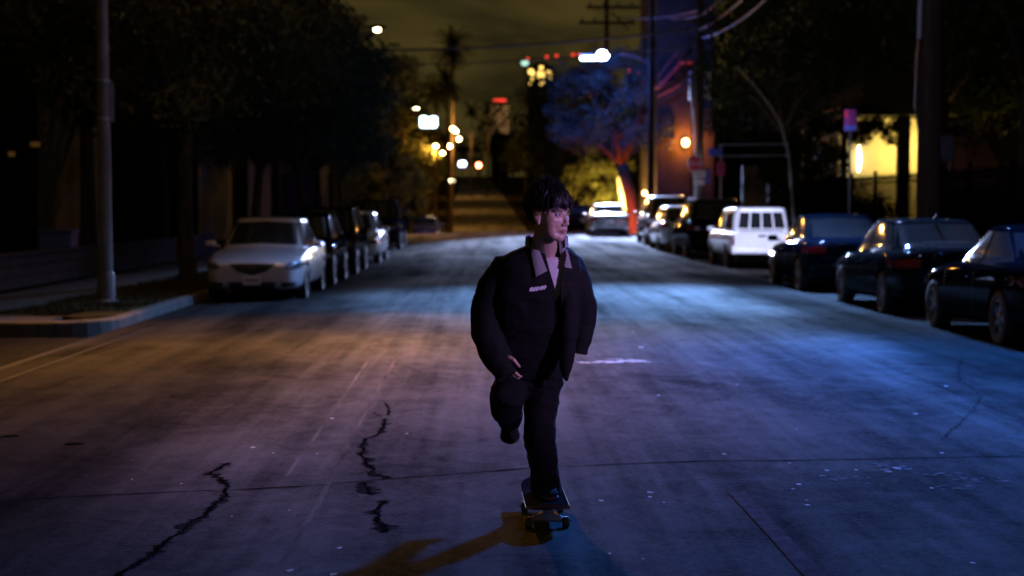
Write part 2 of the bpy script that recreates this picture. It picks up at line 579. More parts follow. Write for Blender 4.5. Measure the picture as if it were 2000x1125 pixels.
# pale tyre tracks
ta = [road_px(*p) for p in ((775, 698), (735, 768), (690, 852), (652, 925), (612, 1000), (572, 1070), (534, 1135), (470, 1260))]
tb = [road_px(*p) for p in ((722, 700), (690, 747), (650, 805), (606, 868), (560, 930))]
ribbon('tyre_track', densify(ta, .08, .004, 70), .028, M['track'], road, jag=.5, seed=71)
ribbon('tyre_track', densify(tb, .08, .004, 72), .022, M['track'], road, jag=.5, seed=73)
# worn paint bar beside the rider and paint flecks
for k, (pts_, wd) in enumerate((([(1126, 708), (1150, 710), (1172, 707)], .07), ([(1168, 706), (1200, 709), (1222, 706), (1246, 708)], .13), ([(1226, 703), (1250, 706), (1272, 708)], .10), ([(1180, 703), (1204, 702), (1216, 704)], .04))):
    pb = densify([road_px(*p) for p in pts_], .03, .02, 80 + k)
    ribbon('worn_paint_bar', pb, [wd * (.35 + .65 * math.sin(math.pi * (j + .6) / (len(pb) + .2))) for j in range(len(pb))], M['roadpaint'], road, lift=.005 + .0006 * k, jag=.9, seed=81 + k)
flecks = [(1252, 679, 14), (1238, 648, 9), (1286, 773, 9), (1413, 888, 13), (1270, 963, 17), (1269, 972, 11), (1174, 979, 12), (1297, 983, 8), (1560, 947, 13), (1549, 956, 9), (1577, 988, 12), (1575, 978, 6),
          (1615, 920, 10), (1672, 919, 9), (1542, 906, 8), (1788, 809, 13), (1840, 886, 11), (1750, 915, 26), (1735, 922, 18), (1820, 955, 12), (1898, 1101, 14), (1848, 755, 10), (1256, 1093, 8), (1190, 1083, 10),
          (494, 875, 14), (649, 818, 10), (354, 946, 7), (566, 1116, 20), (652, 1124, 20), (664, 1072, 13), (565, 998, 7), (453, 1010, 6), (533, 886, 6), (620, 887, 6), (258, 938, 6), (795, 848, 9), (1556, 840, 6), (1440, 752, 6)]
rnd = random.Random(5)
for (x, y, s) in flecks:
    c = road_px(x, y)
    k = s * c.y / FPX / 2
    n = 6
    vs = []
    for a in range(n):
        an = 2 * math.pi * a / n + rnd.uniform(-.3, .3)
        rr = k * rnd.uniform(.55, 1.1)
        qx, qy = c.x + rr * math.cos(an), c.y + rr * math.sin(an) * 1.6
        vs.append((qx, qy, gz(qx, qy) + .005))
    mesh_obj('paint_fleck', vs, [tuple(range(n))], M['roadpaint'], road)
# scuffed pale marks on the right: clusters of paint crumbs
for (x0, y0, x1, y1, n_) in ((1705, 905, 1780, 925, 26), (1800, 925, 1900, 932, 14), (1860, 935, 1975, 942, 18), (1590, 930, 1700, 945, 10), (1820, 950, 1900, 958, 10)):
    for k in range(n_):
        c = road_px(rnd.uniform(x0, x1), rnd.uniform(y0, y1))
        k_ = rnd.uniform(.006, .022)
        vs = []
        for a in range(5):
            an = 2 * math.pi * a / 5 + rnd.uniform(-.4, .4)
            qx, qy = c.x + k_ * 1.5 * math.cos(an), c.y + k_ * math.sin(an)
            vs.append((qx, qy, gz(qx, qy) + .005))
        mesh_obj('paint_fleck', vs, [tuple(range(5))], M['scuff'], road)
# dark oval covers far left
for (x, y) in ((20, 853), (145, 868)):
    c = road_px(x, y)
    vs = [(c.x + .07 * math.cos(a), c.y + .05 * math.sin(a), gz(c.x, c.y) + .006) for a in [2 * math.pi * k / 14 for k in range(14)]]
    mesh_obj('tar_patch', vs, [tuple(range(14))], M['tar'], road)

# gutter pan on the left, running across the driveway mouth
gut = tag(sheet('gutter', [XL - .02, XL + .22, XL + .46], lambda x, y: gz(x, y) + .006 - .02 * (1 if x < XL + .3 and x > XL else 0), M['concrete_dk'], [y for y in ys if -5 <= y <= 100]),
          'concrete gutter along the street edge', kind='structure')
drive = tag(sheet('side_driveway', [-40, -20, -12, -8, XL - .02], lambda x, y: gz(XL, y) + .008 + .0 * x, M['asphalt_old'], [y for y in ys if -20 <= y <= 20]),
            'dark driveway mouth', kind='structure')

# left kerb: round the corner, then up the street
CY = 20.75                       # where the kerb turns
path = []
for k in range(9):
    path.append((-40 + k * 4.15, CY - .0))
for k in range(9):
    a = R(-90 + 90 * k / 8)
    path.append((XL - 1.1 + 1.1 * math.cos(a), CY + 1.1 + 1.1 * math.sin(a)))
yy = CY + 2.3
while yy < 100:
    path.append((XL, yy))
    yy += 1.5
path = [p for i, p in enumerate(path) if i == 0 or (Vector(p) - Vector(path[i - 1])).length > .05]
kerb_l = empty('kerb_left', (0, 0, 0))
tag(kerb_l, 'pale concrete kerb rounding the corner on the left', kind='structure')
def kerb_piece(a, b, inner, parent, gap=.006):
    a, b = Vector((*a, 0)), Vector((*b, 0))
    t = (b - a).normalized()
    nrm = Vector((-t.y, t.x, 0)) * inner
    a2, b2 = a + t * gap, b - t * gap
    v = []
    for p in (a2, b2):
        z0 = gz(max(XL, min(XR, p.x)), p.y)
        for off, z in ((0, z0 - .1), (0.012, z0 + .125), (.03, z0 + .148), (.16, z0 + .155), (.16, z0 - .1)):
            q = p + nrm * off
            v.append((q.x, q.y, z))
    f = [(i, i + 1, i + 6, i + 5) for i in range(4)] + [(4, 0, 5, 9), (0, 4, 3, 2, 1), (5, 6, 7, 8, 9)]
    mb = MB().add(v, f)
    return mb.build('kerb_stone', M['kerb'], parent, smooth=True, sharp=30)
for a, b in zip(path[:-1], path[1:]):
    kerb_piece(a, b, 1, kerb_l)
kerb_r = empty('kerb_right', (0, 0, 0))
tag(kerb_r, 'concrete kerb behind the dark parked cars', kind='structure')
yy = 2.0
while yy < 98:
    kerb_piece((XR, yy), (XR, yy + 3), -1, kerb_r)
    yy += 3

# left pavement: slabs; verge strip of dry grass between
pav = empty('pavement_left', (0, 0, 0))
tag(pav, 'concrete pavement slabs beyond the grass verge', kind='structure')
def slab(x0, x1, y0, y1, h, parent, mat, name='paving_slab'):
    g = .008
    v = []
    for z in (-.12, 0):
        for (x, y) in ((x0 + g, y0 + g), (x1 - g, y0 + g), (x1 - g, y1 - g), (x0 + g, y1 - g)):
            v.append((x, y, gz(XL, y) + h + z))
    return mesh_obj(name, v, [(3, 2, 1, 0), (4, 5, 6, 7), (0, 1, 5, 4), (1, 2, 6, 5), (2, 3, 7, 6), (3, 0, 4, 7)], mat, parent)
for k in range(40):
    slab(-8.6, -7.05, CY + .17 + k * 1.5, CY + .17 + (k + 1) * 1.5, .15, pav, M['concrete'])
for k in range(12):                                   # returns along the driveway, corner apron
    slab(-7.05 - 1.55 - (k + 1) * 1.6, -7.05 - 1.55 - k * 1.6, CY + .17, CY + 1.67, .15, pav, M['concrete'])
for (x0, x1, y0, y1) in ((-7.05, -6.2, CY + .17, CY + 1.2), (-6.2, -5.95, CY + .3, CY + 1.2)):
    slab(x0, x1, y0, y1, .15, pav, M['concrete'])
vg = [(-7.05, CY + 1.2), (-6.2, CY + 1.2), (-5.6, CY + .95), (-5.3, CY + 1.5), (XL - .165, CY + 2.3)] + [(XL - .165, CY + 4 + 4 * k) for k in range(18)]
vg = vg + [(-7.05, vg[-1][1])]
mb = MB()
top = [(x, y, gz(XL, y) + .152) for x, y in vg]
verge = tag(mesh_obj('verge', top, [tuple(range(len(top)))], M['lawn']), 'strip of dry turf along the kerb', kind='structure')
# grass blades on the near verge
rnd = random.Random(8)
gv, gf = [], []
for k in range(9000):
    y = CY + 1.25 + 14 * rnd.random() ** 1.5
    x0 = XL - .2 if y > CY + 2.2 else -5.9
    x = rnd.uniform(-7.02, x0)
    if noise.noise((x * 1.3, y * 1.3, 0)) < -.12:
        continue
    z = gz(XL, y) + .15
    h = rnd.uniform(.03, .085)
    a = rnd.uniform(0, math.pi)
    dx, dy = math.cos(a) * .008, math.sin(a) * .008
    lx, ly = rnd.uniform(-.03, .03), rnd.uniform(-.03, .03)
    n = len(gv)
    gv += [(x - dx, y - dy, z), (x + dx, y + dy, z), (x + lx, y + ly, z + h)]
    gf.append((n, n + 1, n + 2))
tag(mesh_obj('grass', gv, gf, M['grassblade']), 'short dry grass on the verge by the lamp post', 'grass', kind='stuff')
# right pavement
pavr = empty('pavement_right', (0, 0, 0))
tag(pavr, 'concrete pavement behind the row of dark parked cars', kind='structure')
for k in range(46):
    slab(XR + .165, XR + 1.7, 4 + k * 2.0, 4 + (k + 1) * 2.0, .15, pavr, M['concrete'])
# ------------------------------------------------------------------ trees
def leaf_mesh(name, centres, leaf, seed, droop=0.0, flat=0.4):
    """many small folded leaves gathered in clumps: (centre, radius, count)"""
    rs = np.random.RandomState(seed)
    V = []
    for (c, r, n) in centres:
        d = rs.normal(size=(n, 3))
        d /= np.linalg.norm(d, axis=1)[:, None] + 1e-9
        rad = (rs.rand(n) ** .45)[:, None] * np.array(r)[None, :]
        p = np.array(c)[None, :] + d * rad
        p[:, 2] -= droop * rs.rand(n) * np.array(r)[2]
        t = rs.normal(size=(n, 3))
        t[:, 2] -= droop * 1.5
        t /= np.linalg.norm(t, axis=1)[:, None] + 1e-9
        b = rs.normal(size=(n, 3))
        b -= t * (b * t).sum(1)[:, None]
        b /= np.linalg.norm(b, axis=1)[:, None] + 1e-9
        s = leaf * (0.6 + .8 * rs.rand(n))[:, None]
        V.append(np.stack([p - t * s, p + b * s * flat, p + t * s, p - b * s * flat], 1))
    V = np.concatenate(V).reshape(-1, 3)
    nq = len(V) // 4
    me = bpy.data.meshes.new(name)
    me.vertices.add(len(V))
    me.vertices.foreach_set('co', V.astype(np.float32).ravel())
    me.loops.add(nq * 4)
    me.loops.foreach_set('vertex_index', np.arange(nq * 4, dtype=np.int32))
    me.polygons.add(nq)
    me.polygons.foreach_set('loop_start', np.arange(0, nq * 4, 4, dtype=np.int32))
    me.update(calc_edges=True)
    return me
def tree_proto(name, seed, H, trunk_h, rx, rz, nclump, nleaf, leaf, tr=.16, droop=.0, csize=(.55, 1.1), lean=0.0):
    """returns (trunk mesh, crown mesh); base at origin"""
    rnd = random.Random(seed)
    cz = trunk_h + rz * .85
    cl = []
    mb = MB()
    fork = Vector((lean * trunk_h, 0, trunk_h))
    mid = Vector((lean * trunk_h * .4 + rnd.uniform(-.12, .12), rnd.uniform(-.1, .1), trunk_h * .5))
    mb.tube([(0, 0, -.3), (0, 0, .1), mid, fork], [tr * 1.5, tr * 1.15, tr * .95, tr * .8], 10)
    nb = 6
    for k in range(nb):
        an = 2 * math.pi * k / nb + rnd.uniform(-.3, .3)
        el = rnd.uniform(.35, 1.15)
        tip = fork + Vector((math.cos(an) * rx * .75 * math.cos(el * .6), math.sin(an) * rx * .75 * math.cos(el * .6), rz * 1.35 * math.sin(el)))
        m1 = fork.lerp(tip, .4) + Vector((0, 0, .25))
        mb.tube([fork - Vector((0, 0, .1)), m1, tip], [tr * .6, tr * .4, tr * .12], 7)
        for j in range(3):
            b0 = m1.lerp(tip, rnd.uniform(.1, .8))
            b1 = b0 + Vector((rnd.uniform(-1, 1), rnd.uniform(-1, 1), rnd.uniform(.1, .9))).normalized() * rx * .42
            mb.tube([b0, b0.lerp(b1, .5) + Vector((0, 0, .08)), b1], [tr * .22, tr * .16, tr * .06], 5)
    for k in range(nclump):
        while True:
            d = Vector((rnd.gauss(0, 1), rnd.gauss(0, 1), rnd.gauss(0, 1))).normalized()
            if d.z > -.75:
                break
        rr = rnd.uniform(.45, 1.0) ** .6
        lump = 1 + .28 * noise.noise((d.x * 1.7 + seed, d.y * 1.7, d.z * 1.7))
        c = Vector((lean * trunk_h + d.x * rx * rr * lump, d.y * rx * rr * lump, cz + d.z * rz * rr * lump))
        s = rnd.uniform(*csize)
        cl.append((tuple(c), (s, s, s * .75), int(nleaf / nclump * rnd.uniform(.6, 1.4))))
    me = leaf_mesh(name + ' crown', cl, leaf, seed, droop)
    tm = bpy.data.meshes.new(name + ' trunk')
    tm.from_pydata([tuple(v) for v in mb.v], [], mb.f)
    tm.polygons.foreach_set('use_smooth', [True] * len(tm.polygons))
    return tm, me
PRO = {
    'broad': tree_proto('broad', 3, 9, 3.1, 3.5, 3.4, 95, 17000, .085, .17, .15),
    'round': tree_proto('round', 8, 8, 2.5, 2.7, 2.8, 70, 11000, .085, .13, .1),
    'tall': tree_proto('tall', 14, 12, 3.6, 3.0, 4.6, 90, 12000, .10, .19, .35),
    'weep': tree_proto('weep', 21, 12, 4.6, 3.6, 3.6, 90, 12000, .10, .2, .8, (.6, 1.2)),
    'corner': tree_proto('corner', 5, 9, 3.6, 3.5, 3.3, 95, 15000, .09, .34, .1, lean=-.22),
    'oval': tree_proto('oval', 27, 7, 1.0, 1.2, 1.8, 40, 6000, .07, .09, .0, (.3, .6)),
}
def put_tree(name, pro, loc, s, rz, label, leafm, group=None, cat='tree'):
    tm, cm = PRO[pro]
    r = empty(name, loc, rz, label, cat, group)
    r.scale = (s, s, s) if not isinstance(s, tuple) else s
    for nm, me, m in (('trunk', tm, M['bark']), ('crown', cm, leafm)):
        o = bpy.data.objects.new(nm, me)
        COL.objects.link(o)
        if not me.materials:
            me.materials.append(m)
        o.material_slots[0].link = 'OBJECT'
        o.material_slots[0].material = m
        o.parent = r
    return r
def side(x, y):
    return Vector((x, y, gz(XL, y) + .13))
GL = 'trees along the left pavement'
put_tree('street_tree', 'broad', side(-6.35, 33), 1.0, .4, 'big street tree warm lit behind the near lamp post', M['leaf'], GL)
put_tree('street_tree', 'broad', side(-9.6, 37.5), 1.12, 2.2, 'dark tree filling the upper left behind the lamp post', M['leaf'], GL)
put_tree('street_tree', 'round', side(-6.3, 43), 1.05, 1.2, 'round dark tree above the black parked hatchback', M['leaf2'], GL)
put_tree('street_tree', 'round', side(-6.2, 51), 1.08, 4.0, 'dark bluish tree above the pale parked car on the left', M['leaf2'], GL)
put_tree('street_tree', 'broad', side(-6.6, 60), .92, 3.0, 'dark blue tree above the last parked car on the left', M['leaf2'], GL)
put_tree('street_tree', 'round', side(-6.8, 71), 1.0, 5.1, 'small dark tree left of the bright white lit sign', M['leaf2'], GL)
put_tree('yard_tree', 'tall', side(-14.0, 42), 1.05, 1.0, 'black tree at the far left edge of the picture', M['leaf'], 'trees behind the low wall')
put_tree('yard_tree', 'tall', side(-11.5, 31.5), .9, 2.0, 'black tree in the top left corner behind the low wall', M['leaf'], 'trees behind the low wall')
put_tree('yard_tree', 'broad', side(-11.5, 55), 1.2, 2.6, 'tall dark tree behind the street trees on the left', M['leaf'], 'trees behind the low wall')
put_tree('yard_tree', 'tall', side(-10.5, 78), .8, .6, 'dark tree under the high warm lamp on the left', M['leaf2'], 'trees behind the low wall')
for i, (x, y, s) in enumerate(((-17, 54, 1.0), (-22, 66, 1.2), (-13, 68, .9), (-13.5, 88, 1.0), (-24, 92, 1.3), (-11, 108, .9))):
    put_tree('yard_tree', ('broad', 'tall', 'round')[i % 3], side(x, y), s, i * 1.1, 'black tree among the unlit houses on the left, %s back' % ('first', 'second', 'third', 'fourth', 'fifth', 'sixth')[i], M['leaf'], 'trees behind the low wall')
# right: tree with the red lit trunk
put_tree('corner_tree', 'corner', Vector((P(1243, 455, 91).x, 91, .0)), (1.15, 1.15, 1.15), 0.0, 'blue lit tree with red glowing trunk under the white street lamp', M['leaf2'])
put_tree('corner_tree', 'broad', Vector((P(1128, 440, 112).x, 112, -1.2)), 1.42, .9, 'black tree left of the white street lamp', M['leaf'])
put_tree('corner_tree', 'tall', Vector((P(1010, 440, 150).x + 4, 150, -.6)), .8, 1.9, 'low black tree behind the rider head', M['leaf'])
# right: trees behind the iron fence
GR = 'trees behind the iron fence'
for i, (x, y, s, rz, pro, lab) in enumerate((
        (12.4, 36, 1.0, .3, 'weep', 'black tree overhanging the fence at the right picture edge'),
        (12.6, 43.5, 1.0, 1.4, 'weep', 'drooping tree hanging over the yellow lit house'),
        (13.6, 52.5, 1.1, 2.9, 'tall', 'dark tree left of the yellow lit house'),
        (11.6, 62, 1.0, 4.2, 'weep', 'dark tree behind the bent pole and the pickup'),
        (15.5, 40, 1.25, 5.5, 'tall', 'tall black tree behind the thick utility pole'),
        (13.5, 72, 1.15, .9, 'tall', 'tall dark tree beside the orange lit building'))):
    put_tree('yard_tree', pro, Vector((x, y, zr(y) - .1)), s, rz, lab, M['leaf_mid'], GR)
for i, (x, y, s) in enumerate(((19, 58, 1.1), (22, 74, 1.3), (17, 82, 1.0), (27, 62, 1.3), (30, 90, 1.5), (16.5, 47, .95), (21, 48, 1.2))):
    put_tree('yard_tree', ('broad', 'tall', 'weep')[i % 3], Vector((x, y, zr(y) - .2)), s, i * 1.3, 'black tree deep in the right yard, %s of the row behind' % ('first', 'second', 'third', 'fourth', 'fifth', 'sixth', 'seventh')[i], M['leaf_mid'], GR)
# lit shrub on the left beyond the crest
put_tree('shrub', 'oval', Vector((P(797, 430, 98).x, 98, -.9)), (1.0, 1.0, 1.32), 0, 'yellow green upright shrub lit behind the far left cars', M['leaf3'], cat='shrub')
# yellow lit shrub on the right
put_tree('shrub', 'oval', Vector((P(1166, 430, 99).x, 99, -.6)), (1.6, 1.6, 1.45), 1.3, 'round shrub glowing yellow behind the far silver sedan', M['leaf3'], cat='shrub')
for i, (x, y, s) in enumerate(((9.98, 47.5, .7), (10.3, 53.5, .95), (10.1, 50.0, 1.12))):  # shrubs added to hide the lamplit side wall of the house
    put_tree('shrub', 'oval', Vector((x, y, zr(y) - .15)), (s, s, s), i * 2.0, 'added dark shrub between the fence and the yellow house, %s along' % ('first', 'third', 'second')[i], M['leaf_dark'], 'dark shrubs behind the fence', 'shrub')
# far trees along the climbing road
rnd = random.Random(33)
nm = 0
FARL = [(-9, 128), (-9.5, 150), (-11, 175), (-11.5, 205), (-12, 240), (-12, 285), (-12.5, 340), (-12, 410), (-13, 520), (-14, 680)]
FARR = [(13, 140), (15, 170), (14.5, 205), (14.5, 245), (14.5, 300), (14.5, 370), (15, 460), (15, 600), (16, 800)]
for lst, sd_ in ((FARL, 'left'), (FARR, 'right')):
    for i, (x, y) in enumerate(lst):
        put_tree('far_tree', ('broad', 'round', 'tall')[i % 3], Vector((x + xo(y), y, zr(y) - .4)), rnd.uniform(.9, 1.2) * (1.0 if y < 160 else 1.75), rnd.uniform(0, 6),
                 'black far tree, %s from the crest on the %s of the climbing road' % (('first', 'second', 'third', 'fourth', 'fifth', 'sixth', 'seventh', 'eighth', 'ninth', 'tenth')[i], sd_), M['leaf'], 'trees along the far climbing road')

for i, (x, y, s) in enumerate(((-14, 960, 3.2), (-2, 1010, 2.9), (9, 985, 3.3), (24, 960, 3.4), (40, 900, 3.3), (-34, 900, 3.3), (-60, 850, 3.2), (62, 850, 3.2))):
    put_tree('far_tree', ('broad', 'round', 'tall')[i % 3], Vector((x - 10, y, zr(y) - 1.5)), s, i * .8,
             'black tree on the far hilltop, %s of the skyline row' % ('third', 'fourth', 'fifth', 'sixth', 'seventh', 'second', 'first', 'eighth')[i], M['leaf_mid'], 'trees on the far hilltop')
# palms
def palm_proto(seed, H, nf, fl):
    rnd = random.Random(seed)
    mb = MB()
    mb.tube([(0, 0, -1), (.1, 0, H * .3), (.18, .1, H * .65), (.1, .1, H)], [.16, .12, .10, .11], 9)
    tm = bpy.data.meshes.new('palm trunk')
    tm.from_pydata([tuple(v) for v in mb.v], [], mb.f)
    v, f = [], []
    for k in range(nf):
        an = rnd.uniform(0, 2 * math.pi)
        el = rnd.uniform(-1.0, 1.25)
        pts = []
        p = Vector((.1, .1, H))
        d = Vector((math.cos(an) * math.cos(el), math.sin(an) * math.cos(el), math.sin(el)))
        for j in range(7):
            pts.append(p.copy())
            p = p + d * fl / 6
            d = (d + Vector((0, 0, -.16))).normalized()
        for j in range(6):
            t = (pts[j + 1] - pts[j]).normalized()
            sd2 = t.cross(Vector((0, 0, 1)))
            if sd2.length < .01:
                sd2 = Vector((1, 0, 0))
            sd2.normalize()
            for s in (-1, 1):
                for q in range(3):
                    a = pts[j].lerp(pts[j + 1], q / 3)
                    ln = fl * .26 * (1 - .1 * j) * (0.5 if j == 0 else 1)
                    tip = a + sd2 * s * ln * .8 + t * ln * .6 - Vector((0, 0, ln * .35))
                    n = len(v)
                    v += [tuple(a - t * .04), tuple(a + t * .05), tuple(tip)]
                    f.append((n, n + 1, n + 2))
    cm = bpy.data.meshes.new('palm crown')
    cm.from_pydata(v, [], f)
    return tm, cm
PRO['palm'] = palm_proto(4, 17, 60, 2.3)
PRO['palm2'] = palm_proto(9, 15, 50, 2.1)
for i, (px, py, Y, pro, H, lab) in enumerate((
        (880, 92, 235, 'palm', 17, 'tallest palm silhouette in the open sky'),
        (873, 160, 215, 'palm2', 15, 'palm silhouette just below the tallest palm'),
        (648, 60, 150, 'palm', 17, 'palm silhouette on the left above the dark trees'),
        (676, 72, 165, 'palm2', 15, 'palm silhouette beside the left one above the dark trees'),
        (600, 20, 140, 'palm', 17, 'palm silhouette touching the top edge over the warm lit tree'),
        (920, 213, 420, 'palm', 17, 'small far palm left of the red topped tower'),
        (951, 210, 420, 'palm2', 15, 'small far palm next to the red topped tower'),
        (848, 180, 200, 'palm2', 15, 'slim bare headed palm left of the two tall palms'))):
    p = P(px, py, Y)
    base = zr(Y) - .3
    s = (p.z - base) / H
    sx = 1.65 if s < 1.5 else 1.8
    put_tree('palm_tree', pro, Vector((p.x, Y, base)), (sx, sx, s), i * .9, lab, M['palm'], 'palm trees against the night sky', 'palm')
# ------------------------------------------------------------------ street lamps
def lamp_light(parent, loc, col, watts, rad=.12, spot=None, blend=1.0):
    ld = bpy.data.lights.new('lamp_light', 'SPOT' if spot else 'POINT')
    ld.energy = watts
    ld.color = col
    ld.shadow_soft_size = rad
    if spot:
        ld.spot_size = R(spot)
        ld.spot_blend = blend
    lo = bpy.data.objects.new('lamp_light', ld)
    COL.objects.link(lo)
    lo.parent = parent
    lo.location = loc
    return lo
LENS = {'sod': em('sodium lamp glass', (1.0, .78, .38), 38), 'sod_far': em('far sodium lamp glass', (1.0, .80, .42), 26), 'led': em('cool lamp glass', (.72, .86, 1.0), 90),
        'bar': em('pale green lamp tube', (.72, 1.0, .86), 30), 'vio': em('violet lamp glass', (.8, .55, 1.0), 4)}
def street_lamp(label, base, H, arm, lens, col, watts, r0=.10, mat='pole_paint', rad=.12, head=1.0, lensr=.13, group='street lamps', aim=None, cone=140, drop=.20):
    """tapered post, curved arm and a cobra head hanging over the road; arm = (dx, dy)"""
    r = empty('street_lamp', base, 0, label, 'street lamp', group)
    mb = MB().tube([(0, 0, -.2), (0, 0, H * .5), (0, 0, H - .3)], [r0, r0 * .8, r0 * .62], 16)
    mb.build('pole', M[mat], r, True)
    MB().lathe([(r0 * 1.7, -.05), (r0 * 1.7, .03), (r0 * 1.25, .06), (r0 * 1.2, .45), (r0 * 1.02, .5)], 16).build('base_collar', M[mat], r, True)
    a = Vector((arm[0], arm[1], 0))
    L = a.length
    d = a.normalized()
    pts = [Vector((0, 0, H - .6)), Vector((0, 0, H - .35)) + d * .1, Vector((0, 0, H - .02)) + d * L * .35, Vector((0, 0, H + .1)) + d * L * .75, Vector((0, 0, H + .08)) + d * L]
    MB().tube(pts, [.05, .045, .04, .035, .035], 8).build('arm', M[mat], r, True)
    hd = Vector((0, 0, H + .05)) + d * (L + .28 * head)
    Mz = Matrix.Rotation(math.atan2(d.y, d.x), 4, 'Z')
    ho = MB().ell(hd + Vector((0, 0, .03)), (.38 * head, .16 * head, .10 * head), 14, 8, Mz).build('lamp_head', M[mat], r, True)
    lens_o = MB().ell(hd + Vector((0, 0, -.045 * head)), (lensr * 1.05 * head, lensr * head, lensr * .8 * head), 14, 8, Mz).build('lamp_glass', LENS[lens], r, True)
    if watts:
        lo = lamp_light(r, hd + Vector((0, 0, -drop)), col, watts, rad, cone if aim else None)
        if aim:
            lo.rotation_euler = (Vector(aim) - Vector(base) - lo.location).to_track_quat('-Z', 'Y').to_euler()
    return r
# the near post on the left: warm lamp just above the picture
NL = P(207, 590, 25)
nl = street_lamp('grey lamp post on the grass verge at the left, its lamp above the picture', (NL.x, 25, gz(XL, 25) + .15), 9.0, (1.7, .1), 'sod', (1.0, .40, .02), 16500, r0=.115, aim=(-2.6, 16.0, 0), cone=42)
lamp_light(nl, (2.0, .1, 8.8), (1.0, .42, .06), 170, .12)
sp2 = lamp_light(nl, (1.98, .1, 8.7), (1.0, .37, .02), 8000, .12, 66)
sp2.rotation_euler = (Vector((-2.6, 18.6, 0)) - nl.location - sp2.location).to_track_quat('-Z', 'Y').to_euler()
# sign plate seen nearly edge-on on the near post
sp = MB().box((.10, -.02, 3.18), (.16, .012, .62), rz=.55)
sp.build('sign_plate', pm('grey sign back', (.12, .10, .11), .6, .3), nl)
MB().lathe([(.112, 0), (.116, .01), (.116, .03), (.112, .04)], 16, Matrix.Translation((0, 0, 3.5))).build('sign_band', M['galv'], nl, True)
MB().lathe([(.112, 0), (.116, .01), (.116, .03), (.112, .04)], 16, Matrix.Translation((0, 0, 2.9))).build('sign_band', M['galv'], nl, True)
MB().box((-.02, -.128, 1.0), (.11, .02, .22), bev=.004).build('hand_hole_cover', M['pole_paint'], nl)
# the white lamp over the crest
wl = P(1178, 108, 83)
wp = P(1268, 460, 83)
WL = street_lamp('slim post with brilliant white lamp over the crest of the street', (wp.x, 83, zr(83) + .1), wl.z - zr(83) - .12, (wl.x - wp.x + .25, -.2), 'led', (.43, .57, 1.0), 600000, r0=.12, rad=.16, aim=(5.0, 63, 0), cone=40.5, drop=.62, head=1.25, lensr=.24, mat='dark_metal')
MB().ell((wl.x - wp.x + .03, -.2, wl.z - zr(83) - .12), (.24, .22, .22), 14, 10).build('lamp_globe', LENS['led'], WL, True)
lamp_light(WL, (wl.x - wp.x, -.2, wl.z - zr(83) - .62), (.03, .13, 1.0), 3600, .16)
# a long cool tube lamp hung beside it
tb_ = P(1149, 113, 84)
tubl = empty('tube_lamp', (tb_.x, 84, tb_.z), 0, 'glowing pale green tube lamp left of the white lamp', 'tube lamp')
MB().tube([(-.40, 0, 0), (.42, 0, 0)], .11, 10).build('lamp_tube', LENS['bar'], tubl, True)
MB().box((.1, 0, .15), (1.1, .2, .07), bev=.02).build('lamp_housing', M['galv'], tubl)
MB().tube([(.5, 0, .16), (.75, -.8, .2)], .03, 6).build('bracket', M['galv'], tubl)
# warm lamps marching away on the left
for i, (px, py, Y, wt, lab) in enumerate((
        (735, 57, 76, 1500, 'warm street lamp high in the sky above the left trees'),
        (811, 212, 124, 1200, 'warm street lamp above the bright white lit sign'),
        (849, 284, 178, 1200, 'warm lamp leftmost in the cluster above the far road'),
        (882, 250, 232, 1500, 'brightest warm lamp topmost in the far cluster'),
        (862, 298, 262, 1200, 'warm lamp lowest in the far cluster of lamps'),
        (876, 285, 330, 1200, 'small warm lamp in the middle of the far cluster'),
        (894, 271, 420, 1800, 'small warm lamp rightmost in the far cluster'),
        (888, 256, 470, 0, 'faint small lamp touching the brightest far lamp'),
        (880, 352, 560, 0, 'faint lamp beside the left edge of the far road'))):
    p = P(px, py, Y)
    base = zr(Y)
    H = p.z - base
    if H < 3:
        H = 3
        base = p.z - 3
    wt = wt * (4 if Y < 150 else 8)
    street_lamp(lab, (p.x - 2.2, Y, base), H + .02, (1.9, 0), 'sod_far', SOD, wt, aim=(p.x + 1.5, Y - 6, base) if Y < 150 else None, cone=160, drop=.75 if Y > 150 else .42, r0=.11, head=1.0 + Y / 340, lensr=.12 + Y * .0003, mat='black_metal', group='warm lamps receding along the left side')
# lamps outside the picture whose light falls into it: cool lamp by the right kerb, violet-white lamp behind the photographer
kl = street_lamp('cool street lamp by the right kerb outside the picture', (8.45, 19.0, .05), 8.2, (-1.0, 0), 'led', (.0, .19, 1.0), 16500, rad=.5, aim=(5.6, 13.4, 0), cone=98)
lamp_light(kl, (-1.25, 0, 7.9), (.42, .36, 1.0), 450, .14)  # weak violet fill added to this lamp for the silver sedan and kerb
pl0 = empty('photo_lamp', (5.4, 3.5, gz(5.4, 3.5)), 0, 'violet lamp on a tripod stand right of the photographer, outside the picture', 'lamp')
for k in range(3):
    an = 2 * math.pi * k / 3
    MB().tube([(0, 0, .75), (math.cos(an) * .45, math.sin(an) * .45, .01)], .012, 6).build('leg', M['black_metal'], pl0)
MB().tube([(0, 0, .3), (0, 0, 2.4)], .014, 8).build('pole', M['black_metal'], pl0)
MB().box((0, 0, 2.5), (.30, .06, .22), rz=R(52), bev=.01).build('lamp_panel', M['black_metal'], pl0)
MB().box((-.04, .035, 2.5), (.26, .012, .18), rz=R(52)).build('lamp_glass', LENS['vio'], pl0)
pv = lamp_light(pl0, (-.075, .07, 2.5), (.60, .36, 1.0), 1500, .10, 22)
pv.rotation_euler = (Vector((.38, 7.45, 1.36)) - pl0.location - pv.location).to_track_quat('-Z', 'Y').to_euler()

